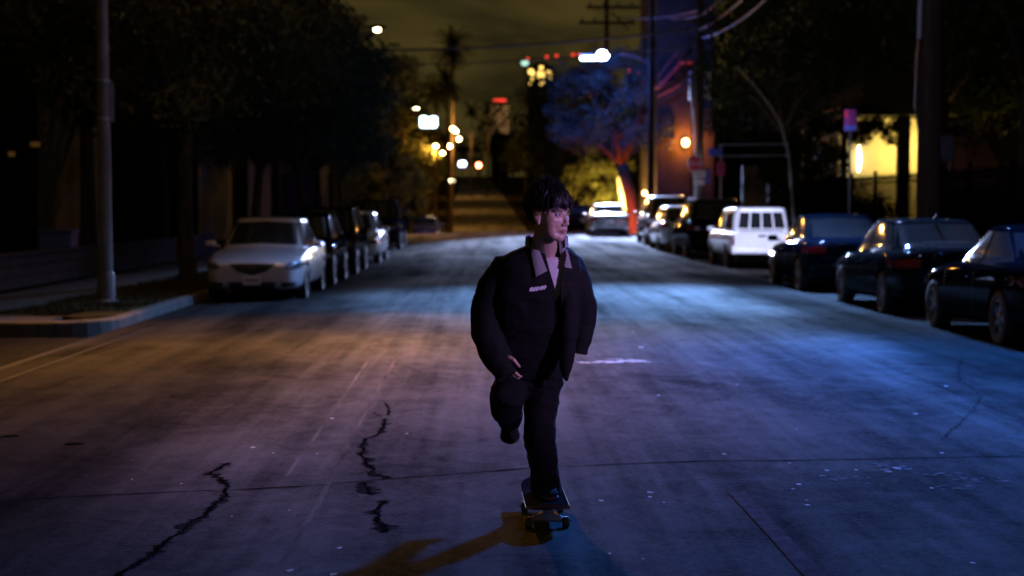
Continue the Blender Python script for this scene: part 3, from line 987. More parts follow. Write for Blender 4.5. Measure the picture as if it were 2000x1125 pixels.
# ------------------------------------------------------------------ utility poles, wires
def wood_pole(label, base, H, r, lean=(0, 0)):
    o = empty('utility_pole', base, 0, label, 'utility pole', 'timber utility poles')
    MB().tube([(0, 0, -.3), (lean[0] * .5, lean[1] * .5, H * .5), (lean[0], lean[1], H)], [r, r * .88, r * .74], 14).build('pole', M['wood_pole'], o, True)
    return o
# thick near pole at the right
up1 = wood_pole('thick black utility pole with blue lit conduit at the right', (8.62, 30.7, .05), 12.5, .235, (-.02, 0))
cx = -.20
MB().tube([(cx - .05, -.10, 4.8), (cx - .03, -.10, 6.2), (cx + .02, -.10, 9), (cx + .06, -.1, 12)], .045, 8).build('conduit', pm('pale conduit', (.35, .38, .42), .4, .4), up1, True)
MB().tube([(cx - .06, -.1, 4.8), (cx - .10, -.1, 4.1), (cx - .11, -.1, 3.5), (cx - .05, -.1, 3.05), (cx + .1, -.1, 2.85)], .02, 6).build('cable_loop', M['wire'], up1, True)
MB().box((.30, -.12, 2.65), (.26, .2, .5), bev=.02).build('meter_box', M['dark_metal'], up1)
# lamp added to the thick pole, unseen above the picture, to brighten the road
MB().tube([(0, 0, 8.6), (-.6, -.1, 9.0), (-2.0, -.2, 9.2)], [.05, .045, .04], 8).build('added_lamp_arm', M['galv'], up1, True)
MB().ell((-2.3, -.2, 9.2), (.42, .17, .11), 14, 8).build('lamp_head', M['galv'], up1, True)
MB().ell((-2.35, -.2, 9.12), (.2, .14, .07), 14, 8).build('lamp_glass', LENS['led'], up1, True)
pl_o = lamp_light(up1, (-2.35, -.2, 8.98), (.20, .43, 1.0), 38000, .14, 82, 1.0)
pl_o.rotation_euler = (Vector((3.6, 26.0, 0)) - up1.location - pl_o.location).to_track_quat('-Z', 'Y').to_euler()
pl_2 = lamp_light(up1, (-2.2, -.2, 8.98), (.62, .66, 1.0), 13500, .14, 32, 1.0)  # second beam added to light the pickup tailgate
pl_2.rotation_euler = (Vector((6.6, 40.0, .6)) - up1.location - pl_2.location).to_track_quat('-Z', 'Y').to_euler()
# pole with boxes behind the stop sign
up2 = wood_pole('utility pole with pale boxes behind the stop sign', (P(1366, 390, 67).x, 67, zr(67) + .05), 12.2, .17)
bx1, bx2 = P(1352, 167, 67), P(1382, 168, 67)
for (c, w_, h_, m_) in ((bx1, .25, 1.25, 'pole_paint'), (bx2, .24, 1.2, 'render')):
    MB().box((c.x - up2.location.x, -.05, c.z - up2.location.z), (w_, .28, h_), bev=.03).build('equipment_box', M[m_], up2)
MB().tube([(bx1.x - up2.location.x, -.05, bx1.z - up2.location.z - .6), (-.16, -.1, 3), (-.14, -.1, .2)], .03, 6).build('conduit', M['galv'], up2, True)
MB().box((0, -.2, 9.2), (1.9, .12, .13)).build('crossarm', M['wood_pole'], up2)
# crossarm pole behind the white lamp
c3 = P(1185, 60, 114)
up3 = wood_pole('far utility pole with two crossarms above the white lamp', (c3.x, 114, zr(114)), c3.z - zr(114) + 4.0, .2)
for (x0, x1, y_) in ((1145, 1268, 15), (1130, 1240, 45)):
    a, b = P(x0, y_, 114), P(x1, y_, 114)
    zc_ = (a.z + b.z) / 2 - up3.location.z
    MB().box(((a.x + b.x) / 2 - c3.x, -.2, zc_), (b.x - a.x, .16, .2)).build('crossarm', M['wood_pole'], up3)
    for k in range(5):
        xx = a.x - c3.x + (b.x - a.x) * (.06 + .22 * k)
        MB().lathe([(.05, 0), (.08, .05), (.05, .1), (.09, .16), (.05, .26)], 8, Matrix.Translation((xx, -.2, zc_ + .1))).build('insulator', M['concrete'], up3, True)
MB().tube([P(1193, 22, 114) - up3.location, P(1228, 58, 114) - up3.location], .05, 6).build('brace', M['wood_pole'], up3)
up4 = wood_pole('utility pole at the left end of the street wires', (-9.2, 68, zr(68)), 10.5, .16)
up5 = wood_pole('dark pole beside the white lamp post', (P(1271, 460, 81).x, 81, zr(81) + .1), 14, .17)

def wire(label, a, b, sag, r=.022, n=22):
    pts = []
    for k in range(n + 1):
        t = k / n
        p = Vector(a).lerp(Vector(b), t)
        p.z -= sag * 4 * t * (1 - t)
        pts.append(p)
    o = MB().tube(pts, r, 5).build('wire', M['wire'], None, True)
    tag(o, label, 'wire', 'overhead wires')
    return o
def wpx(p):
    return Vector(p)
wire('thick cable across the street above the white lamp', P(690, 98, 68), P(1366, 55, 67), .25, .055)
wire('thinner cable below the thick one across the street', P(700, 128, 68), P(1366, 88, 67), .2, .03)
wire('cable leaving the left end of the thick one', P(690, 98, 68), up4.location + Vector((0, 0, 9.2)), .05, .05)
n1 = Vector((8.62, 30.5, 10.6))
wire('upper wire sweeping from the boxed pole up to the right', P(1366, 58, 67), n1, .9, .035)
wire('middle wire sweeping from the boxed pole up to the right', P(1368, 75, 67), n1 - Vector((0, 0, .7)), 1.1, .03)
wire('uppermost wire sweeping from the boxed pole to the right', P(1366, 32, 67), n1 + Vector((0, 0, .8)), .8, .028)
wire('far wire running down the street from the crossarm pole', P(1150, 12, 114), P(1366, 20, 67), .6, .03)
wire('second far wire from the crossarm pole', P(1262, 12, 114), P(1372, 28, 67), .5, .03)

# ------------------------------------------------------------------ signs
M['signred'] = pm('red sign face', (.42, .02, .05), .35, 0, .1, 5, 0)
M['signwhite'] = pm('white sign face', (.62, .62, .60), .35, 0, .1, 5, 0)
M['signpurple'] = pm('purple tinted parking sign face', (.13, .012, .11), .4, 0, .15, 5, 0)  # violet light on the sign put into its colour
M['signblue'] = pm('blue sign face', (.04, .07, .30), .35, 0, .1, 5, 0)
def text_part(s, size, mat, parent, M4, extr=.004, shear=0.0, name='lettering'):
    cu = bpy.data.curves.new('lettering', 'FONT')
    cu.body = s
    cu.size = size
    cu.extrude = extr
    cu.shear = shear
    cu.align_x = 'CENTER'
    cu.align_y = 'CENTER'
    to = bpy.data.objects.new('temporary', cu)
    COL.objects.link(to)
    me = evaluated(to)
    bpy.data.objects.remove(to, do_unlink=True)
    me.transform(M4)
    return link_mesh(name, me, mat, parent)
UP = Matrix.Rotation(R(90), 4, 'X')            # text facing -Y
s1 = P(1357, 320, 66.2)
ss = empty('stop_sign', (s1.x, 66.2, zr(66) + .05), 0, 'red octagonal stop sign with white plates below, by the boxed pole', 'road sign')
zc_ = s1.z - ss.location.z
MB().tube([(0, .04, -.1), (0, .04, zc_ + .35)], .035, 8).build('post', M['galv'], ss)
oc = [(.33 * math.cos(R(22.5 + 45 * k)), zc_ + .33 * math.sin(R(22.5 + 45 * k))) for k in range(8)]
MB().prism(oc, 'y', -.01, .01).build('sign_face', M['signred'], ss)
oc2 = [(.345 * math.cos(R(22.5 + 45 * k)), zc_ + .345 * math.sin(R(22.5 + 45 * k))) for k in range(8)]
MB().prism(oc2, 'y', -.004, .014).build('sign_border', M['signwhite'], ss)
text_part('STOP', .24, M['signwhite'], ss, Matrix.Translation((0, -.015, zc_)) @ UP)
for (px, py, wd, ht, mt) in ((1366, 340, .52, .28, 'signwhite'), (1366, 356, .44, .20, 'signwhite'), (1382, 344, .24, .62, 'signblue')):
    c = P(px, py, 66.1)
    MB().box((c.x - ss.location.x, -.06 if mt == 'signwhite' else -.03, c.z - ss.location.z), (wd, .012, ht)).build('plate', M[mt], ss)
c = P(1366, 340, 66.1)
for k in range(3):
    MB().box((c.x - ss.location.x - .12 + .12 * k, -.07, c.z - ss.location.z + .02), (.07, .006, .07)).build('plate_mark', M['dark_metal'], ss)
s2 = P(1408, 330, 64)
s2o = empty('parking_sign', (s2.x, 64, zr(64) + .05), 0, 'small red sign to the right of the stop sign', 'road sign')
MB().tube([(0, .03, -.1), (0, .03, s2.z + .25)], .03, 8).build('post', M['galv'], s2o)
MB().box((0, 0, s2.z - s2o.location.z), (.36, .012, .58), bev=.005).build('sign_face', pm('pink red sign face', (.36, .015, .10), .4), s2o)  # pink tint puts violet light into the red
s3 = P(1661, 235, 37)
s3o = empty('parking_sign', (s3.x, 37, .05), 0, 'purple tinted parking sign on a tall thin post before the yellow house', 'road sign')
zs_ = s3.z - .05
MB().tube([(0, .03, -.1), (0, .03, zs_ + .25)], .03, 8).build('post', M['dark_metal'], s3o)
MB().box((0, 0, zs_), (.29, .012, .50), bev=.005).build('sign_face', M['signpurple'], s3o)
MB().box((.04, -.009, zs_ + .15), (.18, .004, .17)).build('sign_print', M['signpurple'], s3o)
MB().box((-.10, -.009, zs_ + .15), (.08, .004, .17)).build('sign_print', M['signred'], s3o)
MB().box((0, -.009, zs_ - .03), (.27, .004, .16)).build('sign_print', M['signpurple'], s3o)
MB().box((0, -.009, zs_ - .18), (.27, .004, .11)).build('sign_print', M['signblue'], s3o)
s4 = P(1395, 297, 69)
s4o = empty('street_name_sign', (s4.x + .3, 69, zr(69)), 0, 'dark blue name plate right of the boxed pole', 'road sign')
MB().tube([(0, .03, -.1), (0, .03, s4.z + .05)], .03, 8).build('post', M['galv'], s4o)
MB().box((-.25, 0, s4.z - s4o.location.z), (.62, .02, .32)).build('name_plate', M['signblue'], s4o)

# lit white sign over the far left of the street
ls = P(837, 238, 118)
lso = empty('lit_sign', (ls.x, 118, ls.z), 0, 'brilliant white lit sign box above the far left of the street', 'lit sign')
pl = [(-.62, -.36), (-.45, -.42), (.55, -.42), (.66, -.2), (.62, .34), (.3, .40), (.05, .26), (-.3, .42), (-.62, .36)]
MB().prism(pl, 'y', -.12, .02).build('light_panel', em('lit sign panel', (.72, 1.0, .98), 9), lso)
MB().box((0, .12, 0), (1.5, .18, 1.0), bev=.03).build('sign_box', M['dark_metal'], lso)
MB().tube([(0, .2, .4), (-.6, .25, .9), (-3.2, .3, 1.0), (-3.2, .3, -ls.z + zr(118))], .08, 8).build('mast', M['dark_metal'], lso)
# traffic signal far away (red) with a bluish lit sign
ts = P(935, 323, 480)
tso = empty('traffic_signal', (ts.x, 480, ts.z), 0, 'red traffic light glowing at the far end of the street', 'traffic light')
MB().ell((0, -.3, 0), (.72, .12, .72), 14, 8).build('red_lens', em('red signal', (1.0, .16, .06), 40), tso, True)
MB().box((0, 0, -1.2), (1.7, .45, 4.4), bev=.1).build('signal_housing', M['dark_metal'], tso)
MB().tube([(.2, .3, 1.0), (6.5, .3, 1.5), (6.5, .3, -7)], .14, 8).build('mast_arm', M['dark_metal'], tso)
tb2 = P(903, 320, 480)
tso2 = empty('lit_sign', (tb2.x, 480, tb2.z), 0, 'bluish white glowing sign left of the far red signal', 'lit sign')
MB().box((0, 0, 0), (2.0, .3, 1.5), bev=.2).build('light_panel', em('bluish sign panel', (.62, .66, 1.0), 12), tso2)
MB().tube([(-.2, .3, -.5), (-.2, .3, -6.5)], .14, 8).build('mast', M['dark_metal'], tso2)

# ------------------------------------------------------------------ buildings
def lit_window(parent, c, w_, h_, mat, dep=.1, nm='window'):
    """window facing -Y: frame and lit pane"""
    fr = MB()
    t = .06 * max(w_, .6)
    fr.box((c[0], c[1] - dep / 2, c[2] + h_ / 2 + t / 2), (w_ + 2 * t, dep, t)).box((c[0], c[1] - dep / 2, c[2] - h_ / 2 - t / 2), (w_ + 2 * t, dep, t))
    fr.box((c[0] - w_ / 2 - t / 2, c[1] - dep / 2, c[2]), (t, dep, h_)).box((c[0] + w_ / 2 + t / 2, c[1] - dep / 2, c[2]), (t, dep, h_))
    f_ = fr.build(nm, M['dark_wall'], parent)
    MB().box((c[0], c[1] - .02, c[2]), (w_, .03, h_)).build('pane', mat, f_)
    return f_
# building with the orange wall lamp
BY = 88.0
bx0 = P(1283, 300, BY).x
bxr = bx0 + 3.1
bd = empty('apartment_building', (bx0, BY, zr(BY)), 0, 'tall dark building with orange wall lamp and outside stairs', 'building')
MB().box((1.6, 5, 8), (3.2, 10, 16.4)).build('wall', M['brickish'], bd)
MB().box((1.6, 5, 16.35), (3.5, 10.3, .3)).build('roof', M['shingle'], bd)
wall_y = -.02
lx = P(1340, 278, BY - .4)
lm = (lx.x - bx0, -.38, lx.z - zr(BY))
MB().box((lm[0], -.08, lm[2] + .14), (.2, .16, .1), bev=.02).build('lamp_bracket', M['dark_metal'], bd)
MB().ell((lm[0], -.25, lm[2]), (.17, .15, .2), 12, 8).build('lamp_globe', em('orange wall lamp', (1.0, .55, .12), 60), bd, True)
lamp_light(bd, (lm[0], -.46, lm[2]), (1.0, .36, .04), 900, .08)
for (wx, wz, mt) in ((.55, 6.0, 'glass'), (.55, 9.2, 'glass'), (2.6, 6.4, 'glass'), (2.6, 9.6, 'glass')):
    f_ = lit_window(bd, (wx, wall_y, wz), .8, 1.2, M[mt])
# drain pipe at the wall that catches the orange light
MB().tube([(lm[0] + .28, -.1, .2), (lm[0] + .28, -.1, 9)], .05, 8).build('drain_pipe', M['brickish'], bd)
# outside stairs: two diagonal flights, their red light put into the colour
M['stair_red'] = pm('red tinted stair metal', (.28, .035, .03), .5, .2)
for (x0, y0, x1, y1) in ((1286, 150, 1326, 98), (1286, 172, 1330, 122), (1284, 190, 1330, 165)):
    a, b = P(x0, y0, BY - .8) - bd.location, P(x1, y1, BY - .8) - bd.location
    MB().tube([a, b], .05, 6).build('stair_rail', M['stair_red'], bd)
a, b = P(1284, 172, BY - .5) - bd.location, P(1330, 120, BY - .5) - bd.location
for k in range(9):
    MB().box(a.lerp(b, k / 8), (.3, .7, .04)).build('stair_tread', M['stair_red'], bd)
MB().box(P(1340, 122, BY - .5) - bd.location, (.8, .9, .06)).build('landing', M['stair_red'], bd)
# bright yellow strip of lit doorway to the left of it
st0 = P(1282, 360, 90)
an = empty('lit_annex', (st0.x, 90.5, zr(90)), 0, 'narrow annex wall glowing yellow behind the lamp post', 'building')
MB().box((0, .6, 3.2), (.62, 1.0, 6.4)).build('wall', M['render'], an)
MB().box((0, .6, 6.46), (.75, 1.2, .12)).build('roof', M['shingle'], an)
MB().box((0, .07, 1.75), (.36, .05, 2.5)).build('lit_door', em('lit door glass', (1.0, .72, .22), 1.6), an)
MB().ell((.12, -.1, 3.55), (.07, .07, .09), 10, 6).build('lamp_globe', em('annex lamp', (1.0, .8, .4), 20), an, True)
lamp_light(an, (.1, -.32, 3.9), (1.0, .66, .16), 75, .08)
ylamp = P(1259, 377, 91)
yl = empty('wall_lantern', (ylamp.x, 91, zr(91)), 0, 'small warm lantern on a post left of the slim lamp post', 'lantern')
MB().tube([(0, 0, 0), (0, 0, ylamp.z - zr(91) - .1)], .05, 8).build('post', M['dark_metal'], yl)
MB().ell((0, 0, ylamp.z - zr(91)), (.12, .12, .13), 12, 8).build('lantern_globe', em('lantern glow', (1.0, .70, .25), 14), yl, True)
# pale closed patio umbrella glowing beside the yellow shrub
um = P(1214, 380, 97)
umo = empty('closed_umbrella', (um.x - .2, 97, zr(97)), 0, 'pale closed parasol lit bright beside the yellow shrub', 'parasol')
zt_ = P(1204, 345, 97).z - zr(97)
zb_ = P(1218, 412, 97).z - zr(97)
MB().lathe([(.04, 0), (.04, zb_ - .05)], 8, Matrix.Translation((.42, 0, 0))).build('pole', M['galv'], umo)
MB().tube([(.50, 0, zb_), (.44, 0, zb_ + .25), (.22, 0, (zb_ + zt_) / 2 + .2), (.03, 0, zt_ - .15), (0, 0, zt_)], [.10, .27, .25, .14, .04], 12).build('canopy', pm('cream canvas', (.75, .68, .5), .8), umo, True)
fl = empty('flood_lamp', (um.x - .9, 94.6, zr(95)), 0, 'small flood lamp lighting the yellow shrub', 'flood lamp')
MB().box((0, 0, .9), (.3, .2, .22), bev=.03).build('housing', M['dark_metal'], fl)
MB().tube([(0, 0, 0), (0, 0, .85)], .04, 6).build('post', M['dark_metal'], fl)
lamp_light(fl, (.3, .2, 1.9), (1.0, .72, .20), 2200, .1)
# red flood lamp at the foot of the corner tree
fr_ = empty('flood_lamp', (P(1235, 440, 89).x - .9, 89.0, zr(89)), 0, 'small red flood lamp at the foot of the corner tree', 'flood lamp')
MB().box((0, 0, .3), (.25, .2, .2), bev=.03).build('housing', M['dark_metal'], fr_)
MB().tube([(0, 0, 0), (0, 0, .25)], .03, 6).build('post', M['dark_metal'], fr_)
lamp_light(fr_, (.1, .15, .62), (1.0, .13, .03), 1500, .08)

# yellow lit house behind the fence
HY = 50.0
hx = P(1640, 300, HY).x
hs = empty('yellow_house', (hx, HY, zr(HY)), 0, 'house wall glowing yellow behind the iron fence', 'house')
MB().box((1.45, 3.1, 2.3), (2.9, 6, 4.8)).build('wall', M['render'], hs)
rf = MB().prism([(-.3, 4.35), (3.4, 4.35), (1.5, 6.2)], 'y', -1.9, 6.6).build('roof', M['shingle'], hs)
for (xx, wd) in ((P(1764, 300, HY - 1.3).x - hx, .36), (P(1648, 300, HY - 1.3).x - hx, .14)):
    MB().box((xx, -1.3, 2.35), (wd, .3, 4.7)).build('porch_post', M['dark_wall'], hs)
MB().box((1.45, -.9, .1), (3.2, 1.9, .2)).build('porch_floor', M['concrete'], hs)
MB().ell((.55, -.3, 3.05), (.06, .06, .42), 10, 8).build('lamp_globe', em('porch tube', (1.0, .86, .45), 22), hs, True)
lamp_light(hs, (1.9, -1.0, 3.3), (1.0, .70, .15), 230, .25)
lamp_light(hs, (2.55, -.8, 3.5), (1.0, .72, .17), 60, .1)
# leafy branches hanging across the top of the lit wall
rnd = random.Random(17)
cl = []
for k in range(46):
    c = P(rnd.uniform(1590, 1775), 0, 46.6)
    t_ = rnd.random()
    pz_ = P(1650, 232 + 36 * t_ * (.55 + .45 * math.sin(c.x * 7.0)) + 10 * rnd.random(), 46.6).z
    cl.append(((c.x, 46.6 + rnd.uniform(-.5, .5), pz_), (.24, .24, .20), 95))
hb = empty('hanging_branch', (P(1680, 230, 46.6).x, 46.6, 4.4), 0, 'dark leafy branch hanging over the top of the yellow wall', 'branch')
lm_ = leaf_mesh('leaf_sprays', cl, .06, 9, .5)
lm_.transform(Matrix.Translation(-hb.location))
link_mesh('leaves', lm_, M['leaf_dark'], hb)
MB().tube([P(1560, 215, 46.6) - hb.location, P(1640, 236, 46.6) - hb.location, P(1720, 240, 46.6) - hb.location, P(1785, 250, 46.6) - hb.location], [.05, .04, .03, .012], 6).build('stem', M['bark'], hb, True)
# security lamp on the yard post right of the thick pole
sl = P(1848, 277, 44)
slo = empty('yard_lamp', (sl.x, 44, zr(44)), 0, 'yellow yard lamp on a dark post right of the thick pole', 'yard lamp')
MB().tube([(-.05, 0, 0), (-.05, 0, sl.z - .1)], .06, 8).build('post', M['dark_metal'], slo)
MB().ell((-.12, -.05, sl.z - .02), (.17, .14, .10), 12, 8).build('lamp_globe', em('yard lamp glow', (1.0, .80, .34), 2.2), slo, True)
MB().box((-.16, .05, sl.z + .14), (.5, .4, .05)).build('lamp_hood', M['dark_metal'], slo)
lamp_light(slo, (.12, -.1, sl.z - .25), (1.0, .74, .2), 45, .1)
# back wall dimly lit behind the bent pole
bw = empty('yard_wall', (10.0, 60, zr(60)), 0, 'dim ochre wall behind the black car with roof rails', 'wall')
for k in range(13):
    MB().box((.5 * k - .1, .03 * (k % 2), 1.5), (.47, .1, 3.0)).build('wall_panel', M['dark_wall'], bw)
yw = P(1440, 350, 58)
ywl = empty('wall_lantern', (yw.x + .6, 57.5, zr(57)), 0, 'hidden lantern washing the ochre wall behind the pickup', 'lantern')
MB().tube([(0, 0, 0), (0, 0, .9)], .04, 6).build('post', M['dark_metal'], ywl)
MB().box((0, 0, .95), (.2, .2, .12), bev=.02).build('housing', M['dark_metal'], ywl)
lamp_light(ywl, (0, .3, 1.15), (1.0, .68, .18), 45, .08)
# thin bent pole with cross rails
bp = empty('bent_pole', (P(1550, 420, 47).x, 47, zr(47)), 0, 'thin pale bent pole rising behind the white pickup', 'pole')
MB().tube([P(x, y, 47) - bp.location for x, y in ((1551, 440), (1546, 370), (1540, 300), (1526, 245), (1500, 200), (1472, 165), (1440, 130))], .03, 6).build('pole', pm('bamboo', (.22, .2, .13), .6), bp, True)
for y in (283, 305):
    MB().tube([P(1400, y, 47) - bp.location, P(1541, y - 2, 47) - bp.location], .02, 6).build('cross_rail', M['galv'], bp)

# iron fence along the right property line
fe = empty('iron_fence', (9.75, 24, 0), 0, 'black iron picket fence behind the dark sedans', 'fence')
pk = MB().box((0, 0, 1.12), (.022, .022, 2.2)).add([(-.02, -.02, 2.2), (.02, -.02, 2.2), (.02, .02, 2.2), (-.02, .02, 2.2), (0, 0, 2.34)], [(0, 1, 4), (1, 2, 4), (2, 3, 4), (3, 0, 4)]).build('picket', M['black_metal'], fe)
pm_ = pk.data
y = 0.0
k = 0
while y < 26:
    o = pk if k == 0 else bpy.data.objects.new('picket', pm_)
    if k:
        COL.objects.link(o)
        o.parent = fe
    o.location = (0, y, zr(24 + y) + .05)
    y += .13
    k += 1
for z in (.3, 1.2, 2.12):
    MB().box((0, 13, z + .05), (.03, 26, .045)).build('rail', M['black_metal'], fe)
for k in range(11):
    MB().box((0, k * 2.6 - .06, 1.2), (.08, .08, 2.55)).build('post', M['black_metal'], fe)
# hedge behind the fence
rnd = random.Random(6)
cl = [((10.35 + rnd.uniform(-.15, .3), 30 + rnd.uniform(0, 20), rnd.uniform(.2, 1.75)), (.45, .5, .4), 150) for k in range(130)]
hm = leaf_mesh('hedge', [c for c in cl if not 36.5 < c[0][1] < 40.5], .07, 5)
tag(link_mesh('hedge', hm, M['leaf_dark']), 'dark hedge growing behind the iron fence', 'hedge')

# left: low wall, house, bin
lw = empty('low_wall', (-8.85, 26, .05), 0, 'low pale garden wall along the left pavement', 'wall')
for k in range(12):
    for j in range(3):
        x_ = .4 * (j % 2)
        MB().box((0, k * 2.0 + 1.0 - x_ * .5, .11 + .2 * j), (.2, 1.985, .192), bev=.008).build('block', M['concrete'], lw)
MB().box((0, 11.9, .64), (.26, 24.4, .05)).build('coping', M['concrete'], lw)
lh = empty('dark_house', (-19, 47, 0), 0, 'dark house behind the left trees with two dim amber windows', 'house')
MB().box((0, 4, 2.8), (11, 8, 5.6)).build('wall', M['dark_wall'], lh)
MB().prism([(-6, 5.6), (6, 5.6), (0, 8.6)], 'y', -.5, 8.5).build('roof', M['shingle'], lh)
dimw = em('dim amber window', (1.0, .42, .10), .05)
for (px, py, sw, sh) in ((70, 282, .30, .14), (24, 301, .22, .14)):
    c = P(px, py, 47)
    lit_window(lh, (c.x + 19, 0, c.z), sw, sh, dimw)
for i, (x, y, w_, h_) in enumerate(((-16, 62, 9, 5.2), (-17, 78, 10, 6.0), (-15, 95, 9, 5.5), (-30, 58, 12, 6.5), (-36, 82, 16, 7))):
    hh = empty('dark_house', (x, y, zr(y)), 0, 'unlit house hidden in the dark behind the left trees, %s back' % ('first', 'second', 'third', 'fourth', 'fifth')[i], 'house', 'unlit houses on the left')
    MB().box((0, 4, h_ / 2), (w_, 8, h_)).build('wall', M['dark_wall'], hh)
    MB().prism([(-w_ / 2 - .5, h_), (w_ / 2 + .5, h_), (0, h_ + 2.4)], 'y', -.5, 8.5).build('roof', M['shingle'], hh)
    for k in (-1, 1):
        lit_window(hh, (k * w_ * .25, 0, h_ * .55), 1.0, 1.2, M['glass'])
for i, (x, y, w_, h_) in enumerate(((24, 56, 10, 6), (20, 100, 12, 8), (34, 75, 16, 8), (42, 58, 16, 7))):
    hh = empty('dark_house', (x, y, zr(y)), 0, 'unlit house in the dark behind the right yard trees, %s back' % ('first', 'third', 'second', 'fourth')[i], 'house', 'unlit houses on the right')
    MB().box((0, 4, h_ / 2), (w_, 8, h_)).build('wall', M['dark_wall'], hh)
    MB().prism([(-w_ / 2 - .5, h_), (w_ / 2 + .5, h_), (0, h_ + 2.4)], 'y', -.5, 8.5).build('roof', M['shingle'], hh)
    for k in (-1, 1):
        lit_window(hh, (k * w_ * .25, 0, h_ * .55), 1.0, 1.2, M['glass'])
# small pale post and bin by the street tree
bn = empty('rubbish_bin', (P(128, 520, 34).x, 33.5, .06), 0, 'blue bin standing by the low wall at the left', 'bin')
MB().prism([(-.28, .05), (.28, .05), (.33, .95), (-.33, .95)], 'y', -.3, .3).build('body', pm('blue plastic', (.05, .08, .22), .5), bn)
MB().box((0, 0, .99), (.72, .7, .07), bev=.02).build('lid', pm('blue plastic lid', (.04, .07, .2), .5), bn)
for s in (-1, 1):
    MB().lathe([(.1, -.03), (.1, .03)], 12, Matrix.Translation((s * .28, .3, .1)) @ Matrix.Rotation(R(90), 4, 'Y')).build('wheel', M['tyre'], bn)

# ------------------------------------------------------------------ far towers
def tower(label, px, ytop, Y, w_, dp, lights, litm, n_red, redm):
    p = P(px, ytop, Y)
    b = empty('tower_block', (p.x, Y, zr(Y) - 5), 0, label, 'tower', 'far towers on the skyline')
    H = p.z - b.location.z
    MB().box((0, dp / 2, H / 2), (w_, dp, H)).build('wall', M['dark_wall'], b)
    MB().box((0, dp / 2, H + 1), (w_ * .5, dp * .5, 2)).build('roof_plant', M['dark_wall'], b)
    for (x, y, sw, sh) in lights:
        c = P(x, y, Y)
        lit_window(b, (c.x - p.x, -.1, c.z - b.location.z), sw, sh, litm, .4)
    for (x, y, s) in n_red:
        c = P(x, y, Y)
        MB().box((c.x - p.x, -.6, c.z - b.location.z), (s, .8, 1.6), bev=.3).build('red_beacon', redm, b)
    if n_red:
        xs_ = [P(x, y, Y).x - p.x for x, y, _ in n_red] + [0]
        zj = P(0, sum(y for _, y, _ in n_red) / len(n_red), Y).z - b.location.z - 1.1
        MB().box(((min(xs_) + max(xs_)) / 2, .3, zj), (max(xs_) - min(xs_) + 2, .5, .5)).build('beacon_boom', M['dark_metal'], b)
        MB().tube([(0, .3, H - 1), (0, .3, zj)], .4, 6).build('boom_mast', M['dark_metal'], b)
    return b
red = em('red beacon', (1.0, .05, .03), 1.6)
amb = em('amber tower window', (1.0, .62, .14), 3.0)
amb2 = em('dim amber window far', (1.0, .52, .18), .30)
tower('slim far tower with red roof light', 976, 203, 1000, 11.5, 12,
      [(960 + 6.2 * (k % 6), 209 + 7 * (k // 6), 1.5, 1.7) for k in range(48) if (k * 7) % 5 != 1], amb2,
      [(967, 196, 2.0), (972, 196, 2.0), (977, 196, 2.0), (982, 196, 2.0), (986, 196, 1.6)], red)
tower('broad far tower with amber windows and red beacons', 1057, 127, 1000, 17, 16,
      [(1037, 140, 3, 3), (1041, 144, 2, 2), (1057, 132, 2.4, 2), (1057, 146, 4.4, 4.2), (1073, 142, 2.6, 2.6), (1074, 151, 3, 2.4), (1058, 162, 2.4, 2.4), (1036, 163, 1.2, 1.4), (1039, 154, 1.4, 1.4)], amb,
      [(1031, 115, 1.5), (1068, 111, 1.8), (1087, 109, 1.8), (1119, 107, 2.0), (1131, 107, 1.6)], red)
tower('far tower right of the white lamp with red beacons', 1240, 146, 1000, 10, 12, [(1236, 200, 1, 1)], amb2, [(1228, 139, 1.6), (1250, 140, 2.2)], red)
gb = P(1025, 123, 1000)
gbo = empty('roof_lamp', (gb.x, 999, gb.z), 0, 'small pale green light left of the amber tower windows', 'lamp')
MB().ell((0, 0, 0), (2.4, .6, 1.8), 12, 8).build('lamp_globe', em('pale green lamp', (.45, .8, .65), 1.6), gbo, True)
MB().tube([(0, .5, 0), (0, .5, -gb.z + zr(1000))], .3, 6).build('mast', M['dark_metal'], gbo)
# ------------------------------------------------------------------ cars
def paint(name, col, metal=.35, rough=.32, coat=1.0, spec=.5):
    return pm(name, col, rough, metal, .08, 3, .03, 400, coat, rvar=.06, bdist=.001, spec=spec)
PAINT = {
    'silver': paint('silver paint', (.46, .42, .44), .3, .36),
    'black': paint('black paint', (.0025, .0025, .0035), 0, .14, .08, .0),
    'navy': paint('dark navy paint', (.0025, .004, .009), 0, .14, .08, .0),
    'char': paint('charcoal paint', (.004, .0045, .006), 0, .14, .10, .0),
    'white': paint('white paint', (.74, .74, .78), 0, .3),
    'grey': paint('grey paint', (.14, .14, .15), .5, .3),
    'pale': paint('pale silver paint', (.52, .54, .58), .4, .3),
    'maroon': paint('dark red paint', (.07, .008, .010), .3, .3),
}
